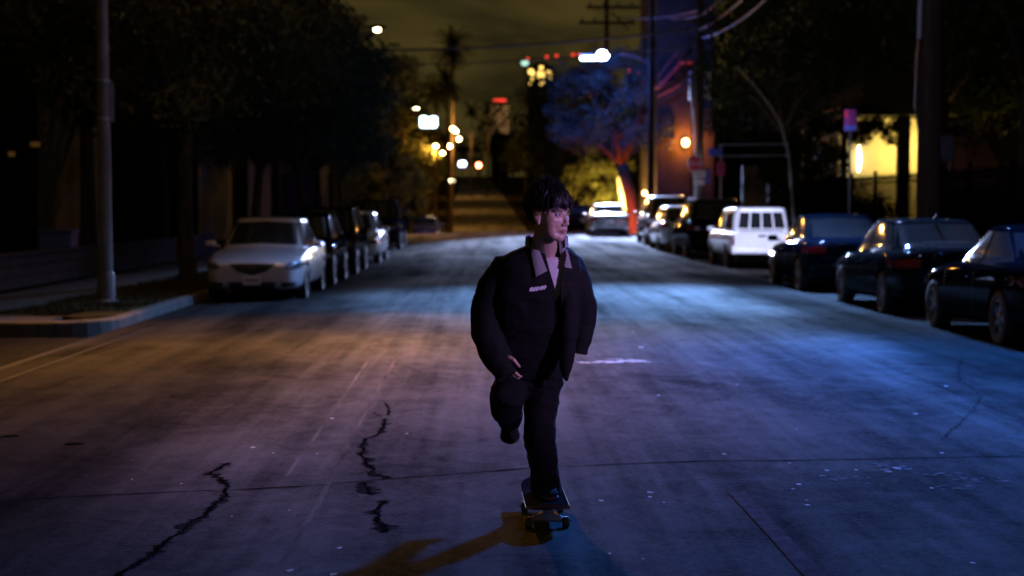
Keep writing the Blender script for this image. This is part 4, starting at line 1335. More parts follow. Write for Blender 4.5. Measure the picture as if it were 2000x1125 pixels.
# stations nose to tail: (x, half width share, underside z, shoulder z, centre z), for a 4.5 m car
SEDAN = [(2.25, .60, .34, .56, .60), (2.23, .74, .24, .62, .665), (2.14, .87, .20, .68, .725), (1.95, .945, .185, .725, .785), (1.62, .985, .18, .78, .85), (1.2, 1, .18, .83, .915),
         (.85, 1, .18, .87, .955), (.3, 1, .18, .90, .96), (-.5, 1, .18, .93, .98), (-1.2, 1, .18, .955, 1.01), (-1.62, .99, .19, .965, 1.04), (-1.98, .965, .22, .96, 1.045),
         (-2.16, .91, .25, .93, 1.02), (-2.235, .82, .32, .86, .94), (-2.25, .66, .40, .76, .82)]
SUVB = [(2.25, .66, .36, .74, .78), (2.23, .80, .27, .82, .87), (2.13, .90, .24, .89, .95), (1.92, .955, .23, .94, 1.02), (1.6, .99, .23, .985, 1.07), (1.2, 1, .23, 1.02, 1.10),
        (.85, 1, .23, 1.04, 1.12), (.3, 1, .23, 1.05, 1.12), (-.5, 1, .23, 1.07, 1.12), (-1.2, 1, .23, 1.09, 1.13), (-1.7, .99, .24, 1.10, 1.14), (-2.05, .97, .28, 1.10, 1.14),
        (-2.19, .93, .32, 1.08, 1.12), (-2.24, .86, .38, 1.02, 1.06), (-2.25, .72, .46, .92, .96)]
PICK = [(2.25, .70, .38, .70, .73), (2.235, .86, .33, .76, .80), (2.17, .93, .32, .82, .86), (1.95, .97, .32, .88, .93), (1.6, .99, .32, .92, .97), (1.1, 1, .32, .95, 1.0),
        (.75, 1, .32, .96, 1.0), (.2, 1, .32, .97, 1.0), (-.3, 1, .32, .97, 1.0), (-1.0, 1, .34, .98, 1.0), (-1.7, 1, .36, .98, 1.0), (-2.1, .995, .38, .98, 1.0),
        (-2.215, .985, .40, .98, 1.0), (-2.245, .97, .42, .97, .99), (-2.25, .93, .46, .94, .95)]
GH = {   # glasshouse: base front/back x, roof front/back x, base z, roof z, half-width shares at base and roof
    'sedan': (1.02, -1.72, .22, -.92, .86, 1.43, .90, .70),
    'hatch': (1.10, -2.10, .28, -1.55, .88, 1.46, .91, .72),
    'coupe': (.85, -1.90, .05, -.75, .86, 1.37, .88, .66),
    'suv': (1.05, -2.16, .42, -1.86, 1.02, 1.74, .93, .76),
    'cab': (.88, -.42, .36, -.30, .92, 1.56, .93, .76),
    'shell': (-.50, -2.18, -.54, -2.06, .93, 1.60, .95, .83),
}
def ring_pts(xf, xr, w_, bf, br):
    h = [(xf + bf, 0), (xf + bf * .8, .45 * w_), (xf + bf * .1, .84 * w_), (xf - .16, .975 * w_), (xf * .6 + xr * .4, w_), (xf * .35 + xr * .65, w_), (xr + .16, .975 * w_), (xr - br * .1, .84 * w_), (xr - br * .8, .45 * w_), (xr - br, 0)]
    return h + [(x, -y) for x, y in reversed(h[1:-1])]
def glasshouse(mb, g, hw, Ls, Hs, bf=.14, br=.10):
    x0, x1, x2, x3, z0, z1, w0, w1 = g
    rows = []
    for v in (-.16, 0, .3, .62, .9, 1.0):
        u = max(v, 0)
        cu = u + .10 * math.sin(math.pi * u) * .6
        rows.append((ring_pts((x0 + (x2 - x0) * v) * Ls, (x1 + (x3 - x1) * v) * Ls, hw * (w0 + (w1 - w0) * (v if v < 0 else u ** 1.25)), bf, br * (1 - .4 * u)), (z0 + (z1 - z0) * (v * .97 if v < 1 else .985)) * Hs))
    cx = (x2 + x3) / 2 * Ls
    for sc, dz in ((.93, .028), (.55, .05)):
        base = rows[5][0]
        rows.append(([(cx + (x - cx) * sc, y * sc) for x, y in base], z1 * Hs + dz - .02))
    n = len(rows[0][0])
    v = [(x, y, z) for r_, z in rows for x, y in r_]
    f = []
    for i in range(len(rows) - 1):
        for k in range(n):
            f.append((i * n + k, i * n + (k + 1) % n, (i + 1) * n + (k + 1) % n, (i + 1) * n + k))
    v.append((cx, 0, z1 * Hs + .034))
    c = len(v) - 1
    t = (len(rows) - 1) * n
    for k in range(n):
        f.append((t + k, t + (k + 1) % n, c))
    f.append(tuple(reversed(range(n))))
    mb.add(v, f)
def patch(bvh, top, bot, axis, sgn, off=.006, nu=10, nv=6, deep=.03, origin=3.5):
    """panel laid on the body: outline between two polylines, projected along an axis"""
    def samp(pl, t):
        s = t * (len(pl) - 1)
        i = min(int(s), len(pl) - 2)
        return (pl[i][0] + (pl[i + 1][0] - pl[i][0]) * (s - i), pl[i][1] + (pl[i + 1][1] - pl[i][1]) * (s - i))
    v, ok = [], {}
    for j in range(nv + 1):
        for i in range(nu + 1):
            a, b = samp(top, i / nu), samp(bot, i / nu)
            p = (b[0] + (a[0] - b[0]) * j / nv, b[1] + (a[1] - b[1]) * j / nv)
            if axis == 'x':
                o_, d_ = Vector((sgn * origin, p[0], p[1])), Vector((-sgn, 0, 0))
            elif axis == 'y':
                o_, d_ = Vector((p[0], sgn * origin, p[1])), Vector((0, -sgn, 0))
            else:
                o_, d_ = Vector((p[0], p[1], origin)), Vector((0, 0, -1))
            h, n_, _, _ = bvh.ray_cast(o_, d_)
            if h is None:
                v.append(None)
            else:
                if n_.dot(d_) > 0:
                    n_ = -n_
                v.append((h + n_ * off, h - n_ * deep))
    f, vs, idx = [], [], {}
    def gi(k, layer):
        if (k, layer) not in idx:
            idx[(k, layer)] = len(vs)
            vs.append(v[k][layer])
        return idx[(k, layer)]
    m = nu + 1
    edges = {}
    for j in range(nv):
        for i in range(nu):
            q = (j * m + i, j * m + i + 1, (j + 1) * m + i + 1, (j + 1) * m + i)
            if any(v[k] is None for k in q):
                continue
            f.append(tuple(gi(k, 0) for k in q))
            for a, b in zip(q, q[1:] + q[:1]):
                e = (min(a, b), max(a, b))
                edges[e] = edges.get(e, 0) + 1
    for (a, b), c in edges.items():
        if c == 1:
            f.append((gi(a, 0), gi(b, 0), gi(b, 1), gi(a, 1)))
    return MB().add(vs, f)
WHEELS = {}
def wheel_meshes(r, w_):
    key = (r, w_)
    if key in WHEELS:
        return WHEELS[key]
    RX = Matrix.Rotation(R(90), 4, 'X')
    t = MB().lathe([(r * .64, -w_ / 2), (r * .72, -w_ / 2 - .008), (r * .93, -w_ / 2 + .004), (r, -w_ / 2 + .035), (r, w_ / 2 - .035), (r * .93, w_ / 2 - .004), (r * .72, w_ / 2 + .008), (r * .64, w_ / 2)], 30, RX, close=True)
    to = t.build('temporary', M['tyre'], None, True)
    rm = MB().lathe([(r * .655, -w_ * .48), (r * .655, w_ * .48), (r * .60, w_ * .48), (r * .56, w_ * .30), (r * .56, -w_ * .48)], 26, RX, close=True)
    rm.lathe([(r * .17, w_ * .20), (r * .17, w_ * .40), (r * .12, w_ * .44), (.004, w_ * .44)], 14, RX)
    for k in range(10):
        a = 2 * math.pi * (k // 2) / 5 + (.17 if k % 2 else -.17)
        d = Vector((math.cos(a), 0, math.sin(a)))
        rm.box(d * r * .37 + Vector((0, -w_ * .36, 0)), (r * .50, w_ * .10, r * .085), M=Matrix.Rotation(-a, 4, 'Y'))
    rm.lathe([(r * .56, -w_ * .1), (r * .56, 0), (.01, 0)], 20, RX)
    ro = rm.build('temporary', M['rim'], None, True, 35)
    WHEELS[key] = (to.data, ro.data)
    for o in (to, ro):
        bpy.data.objects.remove(o, do_unlink=True)
    return WHEELS[key]
def add_wheel(root, x, y, r, w_, flip, rimm):
    tm, rmesh = wheel_meshes(r, w_)
    o = bpy.data.objects.new('wheel', tm)
    COL.objects.link(o)
    o.parent = root
    o.location = (x, y, r)
    o.rotation_euler = (0, 0, 0 if flip else math.pi)
    q = bpy.data.objects.new('rim', rmesh)
    COL.objects.link(q)
    q.parent = o
    q.material_slots[0].link = 'OBJECT'
    q.material_slots[0].material = rimm
def car(name, label, cat, kind, pk_, loc, heading, L=4.5, W=1.76, H=1.0, front=None, rimm='rim_dk', wr=.315, group='cars parked along the kerbs', extras=()):
    root = empty(name, loc, heading, label, cat, group)
    st = {'sedan': SEDAN, 'hatch': SEDAN, 'coupe': SEDAN, 'suv': SUVB, 'pick': PICK}[kind]
    Ls, hw = L / 4.5, W / 2
    sec = [(0, 0, 0), (.80, 0, 0), (.955, .10, 0), (.985, .30, 0), (1.0, .58, 0), (.99, .84, 0), (.955, 1.0, 0), (.82, 1.0, .55), (.45, 1.0, .92), (0, 1.0, 1.0)]
    v, f = [], []
    n = 18
    for (x, ws, zb, zs, zc) in st:
        half = []
        for (yw, a, b) in sec:
            half.append((yw * ws * hw, (zb + (zs - zb) * a + (zc - zs) * b) * H))
        ring = half + [(-y, z) for y, z in reversed(half[1:-1])]
        v += [(x * Ls, y, z) for y, z in ring]
    for i in range(len(st) - 1):
        for k in range(n):
            f.append((i * n + k, i * n + (k + 1) % n, (i + 1) * n + (k + 1) % n, (i + 1) * n + k))
    f.append(tuple(range(n)))
    f.append(tuple((len(st) - 1) * n + k for k in reversed(range(n))))
    low = MB().add(v, f)
    me = with_mods(low, [('SUBSURF', {'levels': 2, 'render_levels': 2})])
    # wheel arches
    body = bpy.data.objects.new('temporary', me)
    COL.objects.link(body)
    xa, xb = 1.36 * Ls, -1.30 * Ls
    cut = MB()
    for x in (xa, xb):
        for s in (-1, 1):
            cut.lathe([(wr + .055, -.17), (wr + .055, .17)], 28, Matrix.Translation((x, s * (hw - .05), wr + .01)) @ Matrix.Rotation(R(90), 4, 'X'))
    co = cut.build('temporary cut', None)
    bmod = body.modifiers.new('b', 'BOOLEAN')
    bmod.operation = 'DIFFERENCE'
    bmod.object = co
    bmod.solver = 'EXACT'
    me2 = evaluated(body)
    bpy.data.objects.remove(body, do_unlink=True)
    bpy.data.objects.remove(co, do_unlink=True)
    # glasshouse joined to the body
    gh = MB()
    gl = {'sedan': ['sedan'], 'hatch': ['hatch'], 'coupe': ['coupe'], 'suv': ['suv'], 'pick': ['cab', 'shell']}[kind]
    for g in gl:
        glasshouse(gh, GH[g], hw, Ls, H, .14 if g != 'shell' else .0, .10 if g not in ('cab', 'shell') else .02)
    gme = with_mods(gh, [('SUBSURF', {'levels': 2, 'render_levels': 2})])
    bm = bmesh.new()
    bm.from_mesh(me2)
    bm.from_mesh(gme)
    bvh = BVHTree.FromBMesh(bm)
    full = bpy.data.meshes.new('body')
    bm.to_mesh(full)
    bm.free()
    full.materials.clear()
    link_mesh('body', full, PAINT[pk_], root, True, 38)
    def lay(nm_, mat, top, bot, axis, sgn, **kw):
        mb_ = patch(bvh, top, bot, axis, sgn, **kw)
        if mb_.f:
            return mb_.build(nm_, mat, root, True, 50)
    def win(g, front_=True, rear=True, split=.0, sides=True):
        x0, x1, x2, x3, z0, z1, w0, w1 = g
        za, zb_ = (z0 + .075) * H, (z1 - .075) * H
        yb, yt = hw * (w0 - .085), hw * (w1 - .045)
        if front_:
            lay('windscreen', M['glass'], [(-yt, zb_), (0, zb_ + .025), (yt, zb_)], [(-yb, za + .02), (0, za + .055), (yb, za + .02)], 'x', 1, nu=14, nv=8)
        if rear:
            lay('rear_window', M['glass'], [(-yt, zb_), (0, zb_ + .02), (yt, zb_)], [(-yb * .97, za + .09), (0, za + .10), (yb * .97, za + .09)], 'x', -1, nu=14, nv=8)
        if not sides:
            return
        vlo, vhi = .12, .88
        def xe(a, b, v_):
            return (a + (b - a) * v_) * Ls
        zl, zh = (z0 + (z1 - z0) * vlo) * H, (z0 + (z1 - z0) * vhi) * H
        fl_, fh = xe(x0, x2, vlo) - .20, xe(x0, x2, vhi) - .13
        rl, rh = xe(x1, x3, vlo) + .20, xe(x1, x3, vhi) + .15
        bpil = (x0 * .36 + x1 * .64 + .55) * Ls if (x0 - x1) > 1.6 else None
        for s in (-1, 1):
            if bpil is None:
                lay('side_window', M['glass'], [(rh, zh), (fh, zh)], [(rl, zl), (fl_, zl)], 'y', s)
            else:
                lay('side_window', M['glass'], [(bpil + .04, zh), (fh, zh)], [(bpil + .04, zl), (fl_, zl)], 'y', s)
                if kind == 'suv':
                    c_ = rl + .62
                    lay('side_window', M['glass'], [(c_ + .05, zh), (bpil - .04, zh)], [(c_ + .05, zl), (bpil - .04, zl)], 'y', s)
                    lay('side_window', M['glass'], [(rh, zh), (c_ - .04, zh)], [(rl, zl), (c_ - .04, zl)], 'y', s)
                else:
                    lay('side_window', M['glass'], [(rh, zh), (bpil - .04, zh)], [(rl, zl), (bpil - .04, zl)], 'y', s)
    for g in gl:
        if g == 'cab':
            win(GH[g], True, False)
        elif g == 'shell':
            x0, x1, x2, x3, z0, z1, w0, w1 = GH[g]
            zl, zh = 1.07 * H, 1.49 * H
            for s in (-1, 1):
                lay('side_window', M['glass'], [(x3 * Ls + .22, zh), (x2 * Ls - .2, zh)], [(x1 * Ls + .22, zl), (x0 * Ls - .2, zl)], 'y', s)
            e = [-.92, -.47, -.02, .43, .88]
            for k in range(4):
                yl0, yl1 = e[k] + .045, e[k + 1] - .005
                a0, a1 = hw * .86, hw * .76
                lay('rear_window', M['glass'], [(yl0 * a1, zh), (yl1 * a1, zh)], [(yl0 * a0, zl), (yl1 * a0, zl)], 'x', -1, nu=4, nv=4)
            lay('window_seal', M['trim'], [(-a0 * .98, zl - .03), (a0 * .98, zl - .03)], [(-a0 * .99, zl - .065), (a0 * .99, zl - .065)], 'x', -1, nv=1)
        else:
            win(GH[g])
    # wheels
    for x in (xa, xb):
        for s in (-1, 1):
            add_wheel(root, x, s * (hw - .115), wr, .205, s < 0, M[rimm])
    # door mirrors
    g = GH[gl[0]]
    mx, mz = (g[0] - .25) * Ls, (g[4] + .11) * H
    for s in (-1, 1):
        mo = MB().box((mx, s * (hw + .085), mz), (.10, .20, .125), bev=.04).tube([(mx, s * (hw - .08), mz - .04), (mx, s * (hw + .02), mz - .03)], .025, 6)
        mo.build('door_mirror', PAINT[pk_], root, True, 60)
    # door seams and handles
    for s in (-1, 1):
        for xd in ((.93, -.12, -1.0) if kind not in ('pick', 'coupe') else (.78, -.38)):
            lay('door_seam', M['trim'], [(xd * Ls, g[4] * H - .02), (xd * Ls + .008, g[4] * H - .02)], [(xd * Ls + .03, .30 * H), (xd * Ls + .038, .30 * H)], 'y', s, off=.0015, nu=1, nv=8, deep=.004)
        for xd in ((-.02, -.88) if kind not in ('pick', 'coupe') else (-.25,)):
            h = bvh.ray_cast(Vector((xd * Ls, s * 3, (g[4] - .1) * H)), Vector((0, -s, 0)))[0]
            if h is not None:
                MB().box((h.x, h.y + s * .012, h.z), (.19, .03, .032), bev=.01).build('door_handle', PAINT[pk_], root, True, 60)
    hz = {'sedan': .60, 'hatch': .62, 'coupe': .58, 'suv': .80, 'pick': .72}[kind] * H
    nose = bool(front)
    for s in (-1, 1):
        if front == 'smile':
            lay('headlight', M['headglass'], [(s * .36 * W, hz + .075), (s * .42 * W, hz + .085), (s * .485 * W, hz + .06)], [(s * .305 * W, hz - .015), (s * .39 * W, hz - .045), (s * .49 * W, hz - .015)], 'x', 1, nu=8, nv=4)
        else:
            lay('headlight', M['headglass'], [(s * .27 * W, hz + .05), (s * .36 * W, hz + .075), (s * .485 * W, hz + .07)], [(s * .28 * W, hz - .055), (s * .36 * W, hz - .065), (s * .49 * W, hz - .02)], 'x', 1, nu=8, nv=4)
    if front == 'smile':
        lay('grille', M['trim'], [(-.40, .655 * H), (-.22, .662 * H), (0, .665 * H), (.22, .662 * H), (.40, .655 * H)], [(-.385, .635 * H), (-.25, .53 * H), (0, .455 * H), (.25, .53 * H), (.385, .635 * H)], 'x', 1, nu=12, nv=6, off=.003)
        h = bvh.ray_cast(Vector((4, 0, .585 * H)), Vector((-1, 0, 0)))[0]
        em_ = MB()
        pts = [(h.x + .014, .062 * math.cos(a), h.z + .048 * math.sin(a)) for a in [2 * math.pi * k / 20 for k in range(21)]]
        em_.tube(pts, .006, 6).tube([(h.x + .014, -.055, h.z + .022), (h.x + .016, -.02, h.z + .014), (h.x + .018, 0, h.z - .012), (h.x + .016, .02, h.z + .014), (h.x + .014, .055, h.z + .022)], .006, 6)
        em_.build('emblem', M['chrome'], root, True)
        lay('lower_grille', M['trim'], [(-.42, .345 * H), (.42, .345 * H)], [(-.38, .22 * H), (.38, .22 * H)], 'x', 1, off=.003)
        for s in (-1, 1):
            lay('fog_recess', M['trim'], [(s * .50, .335 * H), (s * .76, .345 * H)], [(s * .52, .255 * H), (s * .72, .275 * H)], 'x', 1, off=.003, nu=6, nv=3)
        pz = .375 * H
    else:
        lay('grille', M['trim'], [(-.40, hz + .055), (.40, hz + .055)], [(-.38, hz - .06), (.38, hz - .06)], 'x', 1, off=.003)
        lay('lower_grille', M['trim'], [(-.55, .42 * H), (.55, .42 * H)], [(-.52, .30 * H), (.52, .30 * H)], 'x', 1, off=.003)
        pz = .47 * H
    h = bvh.ray_cast(Vector((4, 0, pz)), Vector((-1, 0, 0)))[0]
    if h is not None:
        pl_ = MB().box((h.x + .02, 0, pz), (.012, .31, .155), bev=.004).build('number_plate', M['plate'], root)
        for k in range(7):
            MB().box((h.x + .0275, -.105 + .035 * k, pz), (.003, .022, .06)).build('plate_mark', M['ink'], pl_)
    # tail: lamps, plate, bumper line
    tz = {'sedan': .80, 'hatch': .84, 'coupe': .78, 'suv': .92, 'pick': .74}[kind] * H
    for s in (-1, 1):
        if kind == 'pick':
            lay('tail_light', M['tail'], [(s * .44 * W, tz + .15), (s * .495 * W, tz + .15)], [(s * .44 * W, tz - .11), (s * .495 * W, tz - .11)], 'x', -1, nu=3, nv=5, off=.012)
        else:
            lay('tail_light', M['tail'], [(s * .30 * W, tz + .06), (s * .40 * W, tz + .075), (s * .485 * W, tz + .05)], [(s * .31 * W, tz - .05), (s * .40 * W, tz - .06), (s * .49 * W, tz - .06)], 'x', -1, nu=8, nv=4)
            lay('tail_light_wrap', M['tail'], [(-2.08 * Ls, tz + .05), (-1.86 * Ls, tz + .03)], [(-2.1 * Ls, tz - .05), (-1.9 * Ls, tz - .03)], 'y', s, nu=4, nv=3)
    pz = {'sedan': .68, 'hatch': .66, 'coupe': .62, 'suv': .74, 'pick': .52}[kind] * H
    h = bvh.ray_cast(Vector((-4, 0, pz)), Vector((1, 0, 0)))[0]
    if h is not None:
        MB().box((h.x - .02, 0, pz), (.012, .31, .155), bev=.004).build('number_plate', M['plate'], root)
    lay('bumper_seam', M['trim'], [(-.44 * W, .52 * H), (.44 * W, .52 * H)], [(-.44 * W, .508 * H), (.44 * W, .508 * H)], 'x', -1, off=.002, nv=1, nu=14, deep=.004)
    MB().box((0, 0, .26 * H), (L * .78, W * .62, .16)).build('chassis', M['trim'], root)
    if 'rails' in extras:
        zr_ = GH[gl[0]][5] * H
        for s in (-1, 1):
            y_ = s * hw * .66
            MB().tube([(.2 * Ls, y_, zr_ - .02), (.1 * Ls, y_, zr_ + .05), (-1.7 * Ls, y_, zr_ + .05), (-1.82 * Ls, y_, zr_ - .02)], .018, 8).build('roof_rail', M['chrome'], root, True)
        for k in range(3):
            MB().tube([(-.1 - .65 * k, -hw * .66, zr_ + .055), (-.1 - .65 * k, hw * .66, zr_ + .055)], .016, 6).build('roof_bar', M['chrome'], root, True)
    if kind == 'pick':
        MB().box((-2.30 * Ls, 0, .48 * H), (.12, W * .98, .14), bev=.03).build('rear_bumper', PAINT[pk_], root, True, 60)
        lay('tailgate_seam', M['trim'], [(-.40 * W, .965 * H), (.40 * W, .965 * H)], [(-.40 * W, .955 * H), (.40 * W, .955 * H)], 'x', -1, off=.002, nv=1, deep=.004)
        lay('tailgate_handle', M['trim'], [(-.10, .90 * H), (.10, .90 * H)], [(-.10, .85 * H), (.10, .85 * H)], 'x', -1, off=.01, nv=2, nu=3)
    if 'antenna' in extras:
        MB().tube([(-1.0 * Ls, 0, GH[gl[0]][5] * H + .02), (-1.12 * Ls, 0, GH[gl[0]][5] * H + .10)], [.03, .008], 6).build('roof_antenna', M['trim'], root)
    return root
def gl_(x, y):
    return (x, y, gz(x, y))
TO, AW = R(-90), R(90)           # facing the camera / facing away
# left row, noses towards the camera
car('parked_sedan', 'silver sedan facing us at the left kerb, black five point grille', 'car', 'sedan', 'silver', gl_(-4.13, 29.4), TO, 4.5, 1.755, 1.0, front='smile')
car('parked_hatchback', 'black hatchback right behind the silver sedan', 'car', 'hatch', 'black', gl_(-4.12, 34.3), TO, 4.3, 1.75, 1.02)
car('parked_suv', 'black tall car third from the front in the left row', 'car', 'suv', 'black', gl_(-4.1, 39.5), TO, 4.5, 1.80, .93)
car('parked_sedan', 'pale silver sedan fourth in the left row', 'car', 'sedan', 'pale', gl_(-4.02, 46.4), TO, 4.6, 1.80, 1.02)
car('parked_suv', 'dark blue tall car last in the left row before the crest', 'car', 'suv', 'navy', gl_(-4.1, 58.0), TO, 4.7, 1.85, 1.02)
car('far_sedan', 'dim car with glints beyond the crest on the left', 'car', 'sedan', 'grey', (P(835, 440, 96).x, 96, gz(-4, 96)), TO, 4.6, 1.8, 1.0)
# right row, tails towards the camera
car('parked_sedan', 'nearest black sedan, cut off by the right picture edge', 'car', 'coupe', 'black', gl_(6.86, 19.6), AW, 4.6, 1.82, 1.02, wr=.335)
car('parked_sedan', 'dark sedan second from the right edge with pale rear glass', 'car', 'sedan', 'char', gl_(6.88, 25.2), AW, 4.7, 1.82, 1.0, extras=('antenna',), wr=.33)
car('parked_sedan', 'black sedan just behind the white pickup with glinting mirror', 'car', 'sedan', 'navy', gl_(6.85, 31.6), AW, 4.7, 1.80, 1.03, wr=.33)
car('pickup_truck', 'white pickup with four pane camper shell', 'pickup', 'pick', 'white', gl_(7.05, 42.8), AW, 4.7, 1.64, 1.0)
car('parked_suv', 'black tall car with shiny roof rails beyond the white pickup', 'car', 'suv', 'black', gl_(6.95, 49.9), AW, 4.8, 1.88, 1.03, extras=('rails',))
car('parked_hatchback', 'pale grey car beyond the black car with roof rails', 'car', 'hatch', 'pale', gl_(6.75, 56.3), AW, 4.4, 1.75, 1.06)
car('parked_suv', 'dark red tall car farthest in the right row', 'car', 'suv', 'maroon', gl_(6.95, 62.6), AW, 4.7, 1.88, 1.08)
car('far_sedan', 'silver sedan seen from behind near the red trunked tree', 'car', 'sedan', 'grey', (5.45, 73.0, gz(5.4, 73)), AW, 4.6, 1.84, 1.0)
car('far_sedan', 'dark car left of the far silver sedan', 'car', 'sedan', 'char', (P(1136, 430, 84).x, 84.5, gz(4.6, 84)), AW, 4.6, 1.8, 1.02)
# ------------------------------------------------------------------ skateboard
BX, BY_ = G(1067, 1030, 0).x, 7.80
bz0 = gz(BX, BY_)
board = empty('skateboard', (BX, BY_, bz0), R(1.5), 'skateboard rolling under the rider, nose towards us', 'skateboard')
M['grip'] = pm('grip tape', (.02, .02, .022), .9, 0, .3, 40, .3, 700, bdist=.001, spec=.0)
M['maple'] = pm('worn maple deck', (.16, .06, .045), .45, 0, .3, 10, .05, 60, stretch=(1, .1, 1))
M['truck'] = pm('cast truck metal', (.55, .42, .40), .35, .85, .15, 10, .1, 80)
M['urethane'] = pm('dirty urethane', (.10, .09, .085), .5, 0, .3, 20, .1, 80)
def deck_z(y):
    a = abs(y)
    return .098 + (max(0, a - .255) ** 1.35) * .50
def deck_w(y):
    a = abs(y)
    if a < .29:
        return .108
    t = (a - .29) / .112
    return .108 * math.sqrt(max(0, 1 - min(1, t) ** 2.3))
def deck_part(z_off, th, inset, name, mat, parent):
    ny, nx = 48, 12
    v, f = [], []
    L_ = .402 - inset
    for layer in (0, 1):
        for j in range(ny + 1):
            y = -L_ * math.cos(math.pi * j / ny)
            w_ = max(.0005, deck_w(y * .402 / L_) - inset)
            for i in range(nx + 1):
                u = -1 + 2 * i / nx
                v.append((u * w_, y, deck_z(y) + z_off + (th if layer else 0) + .006 * u * u))
    m = (nx + 1) * (ny + 1)
    for j in range(ny):
        for i in range(nx):
            a = j * (nx + 1) + i
            f.append((a, a + nx + 1, a + nx + 2, a + 1))
            f.append((m + a, m + a + 1, m + a + nx + 2, m + a + nx + 1))
    bd_ = [i for i in range(nx + 1)] + [(j + 1) * (nx + 1) - 1 for j in range(1, ny + 1)] + [ny * (nx + 1) + i for i in range(nx - 1, -1, -1)] + [j * (nx + 1) for j in range(ny - 1, 0, -1)]
    for a, b in zip(bd_, bd_[1:] + bd_[:1]):
        f.append((a, b, m + b, m + a))
    return MB().add(v, f).build(name, mat, parent, True, 45)
deck_part(0, .011, 0, 'deck', M['maple'], board)
deck_part(.0115, .0012, .002, 'grip_tape', M['grip'], board)
for s in (-1, 1):
    y = s * .20
    tk = MB()
    tk.box((0, y, .092), (.055, .085, .010), bev=.003)
    tk.prism([(-.076, .050), (.076, .050), (.066, .060), (.022, .079), (0, .084), (-.022, .079), (-.066, .060)], 'y', y - .016, y + .016)
    tk.lathe([(.013, .06), (.016, .075), (.013, .09)], 10, Matrix.Translation((0, y - s * .02, 0)))
    tr_ = tk.build('truck', M['truck'], board, True, 40)
    MB().tube([(-.118, y, .030), (.118, y, .030)], .0045, 8).build('axle', M['chrome'], tr_)
    MB().box((0, y, .044), (.135, .026, .022), bev=.006).build('hanger', M['truck'], tr_, True, 40)
    for q in (-1, 1):
        MB().lathe([(.010, -.016), (.022, -.017), (.0275, -.012), (.0275, .012), (.022, .017), (.010, .016)], 20, Matrix.Translation((q * .092, y, .0275)) @ Matrix.Rotation(R(90), 4, 'Y')).build('wheel', M['urethane'], board, True, 40)

# ------------------------------------------------------------------ rider
rider = empty('person', (BX, BY_, 0), 0, 'person on a skateboard in oversized black jacket with grey collar, head turned aside', 'person')
def attach(o):
    """parts are modelled in place; keep them there under the rider"""
    o.parent = rider
    o.matrix_parent_inverse = Matrix.Translation(-rider.location)
    return o
M['skin'] = None
skm = bpy.data.materials.new('skin')
skm.use_nodes = True
t_ = skm.node_tree
b_ = t_.nodes['Principled BSDF']
at = t_.nodes.new('ShaderNodeAttribute')
at.attribute_name = 'tone'
nz1 = t_.nodes.new('ShaderNodeTexNoise')
nz1.inputs['Scale'].default_value = 60
mx_ = t_.nodes.new('ShaderNodeMix')
mx_.data_type = 'RGBA'
mx_.blend_type = 'MULTIPLY'
mx_.inputs[0].default_value = .25
t_.links.new(at.outputs['Color'], mx_.inputs[6])
t_.links.new(nz1.outputs[0], mx_.inputs[7])
t_.links.new(mx_.outputs[2], b_.inputs['Base Color'])
b_.inputs['Roughness'].default_value = .42
b_.inputs['Subsurface Weight'].default_value = .12
b_.inputs['Subsurface Radius'].default_value = (.010, .004, .002)
bpn = t_.nodes.new('ShaderNodeBump')
bpn.inputs['Strength'].default_value = .1
bpn.inputs['Distance'].default_value = .002
nz2 = t_.nodes.new('ShaderNodeTexNoise')
nz2.inputs['Scale'].default_value = 400
t_.links.new(nz2.outputs[0], bpn.inputs['Height'])
t_.links.new(bpn.outputs[0], b_.inputs['Normal'])
M['skin'] = skm
M['jacket'] = pm('black twill', (.0036, .0042, .0038), .85, 0, .25, 8, .25, 900, bdist=.001, spec=.25)
M['trouser'] = pm('black cotton', (.0045, .0045, .005), .9, 0, .25, 8, .25, 900, bdist=.001, spec=.2)
M['cord'] = pm('grey corduroy', (.25, .245, .25), .95, 0, .12, 30, .8, 260, bdist=.004, spec=.1, stretch=(1, 1, .1))
M['tshirt'] = pm('pale cotton', (.56, .52, .54), .9, 0, .1, 12, .2, 300, spec=.2)
M['hair'] = pm('black hair', (.006, .005, .005), .5, 0, .3, 20, 0, spec=.22)
M['shoe'] = pm('black suede', (.010, .010, .011), .9, 0, .2, 20, .3, 300, spec=.2)
M['sole'] = pm('rubber sole', (.06, .06, .06), .6, 0, .2, 20, .2, 100)
M['thread'] = pm('white embroidery', (.75, .74, .76), .7, 0, .1, 60, .3, 500)
M['steel_dark'] = pm('dark zip metal', (.05, .05, .055), .35, .8, .1, 60, .2, 400)
M['eye'] = pm('eye white', (.30, .28, .28), .15, 0, .05, 20, 0)
M['iris'] = pm('dark iris', (.01, .008, .007), .1, 0, .05, 20, 0)
M['steel'] = pm('steel ring', (.6, .6, .62), .2, 1, .05, 20, 0)

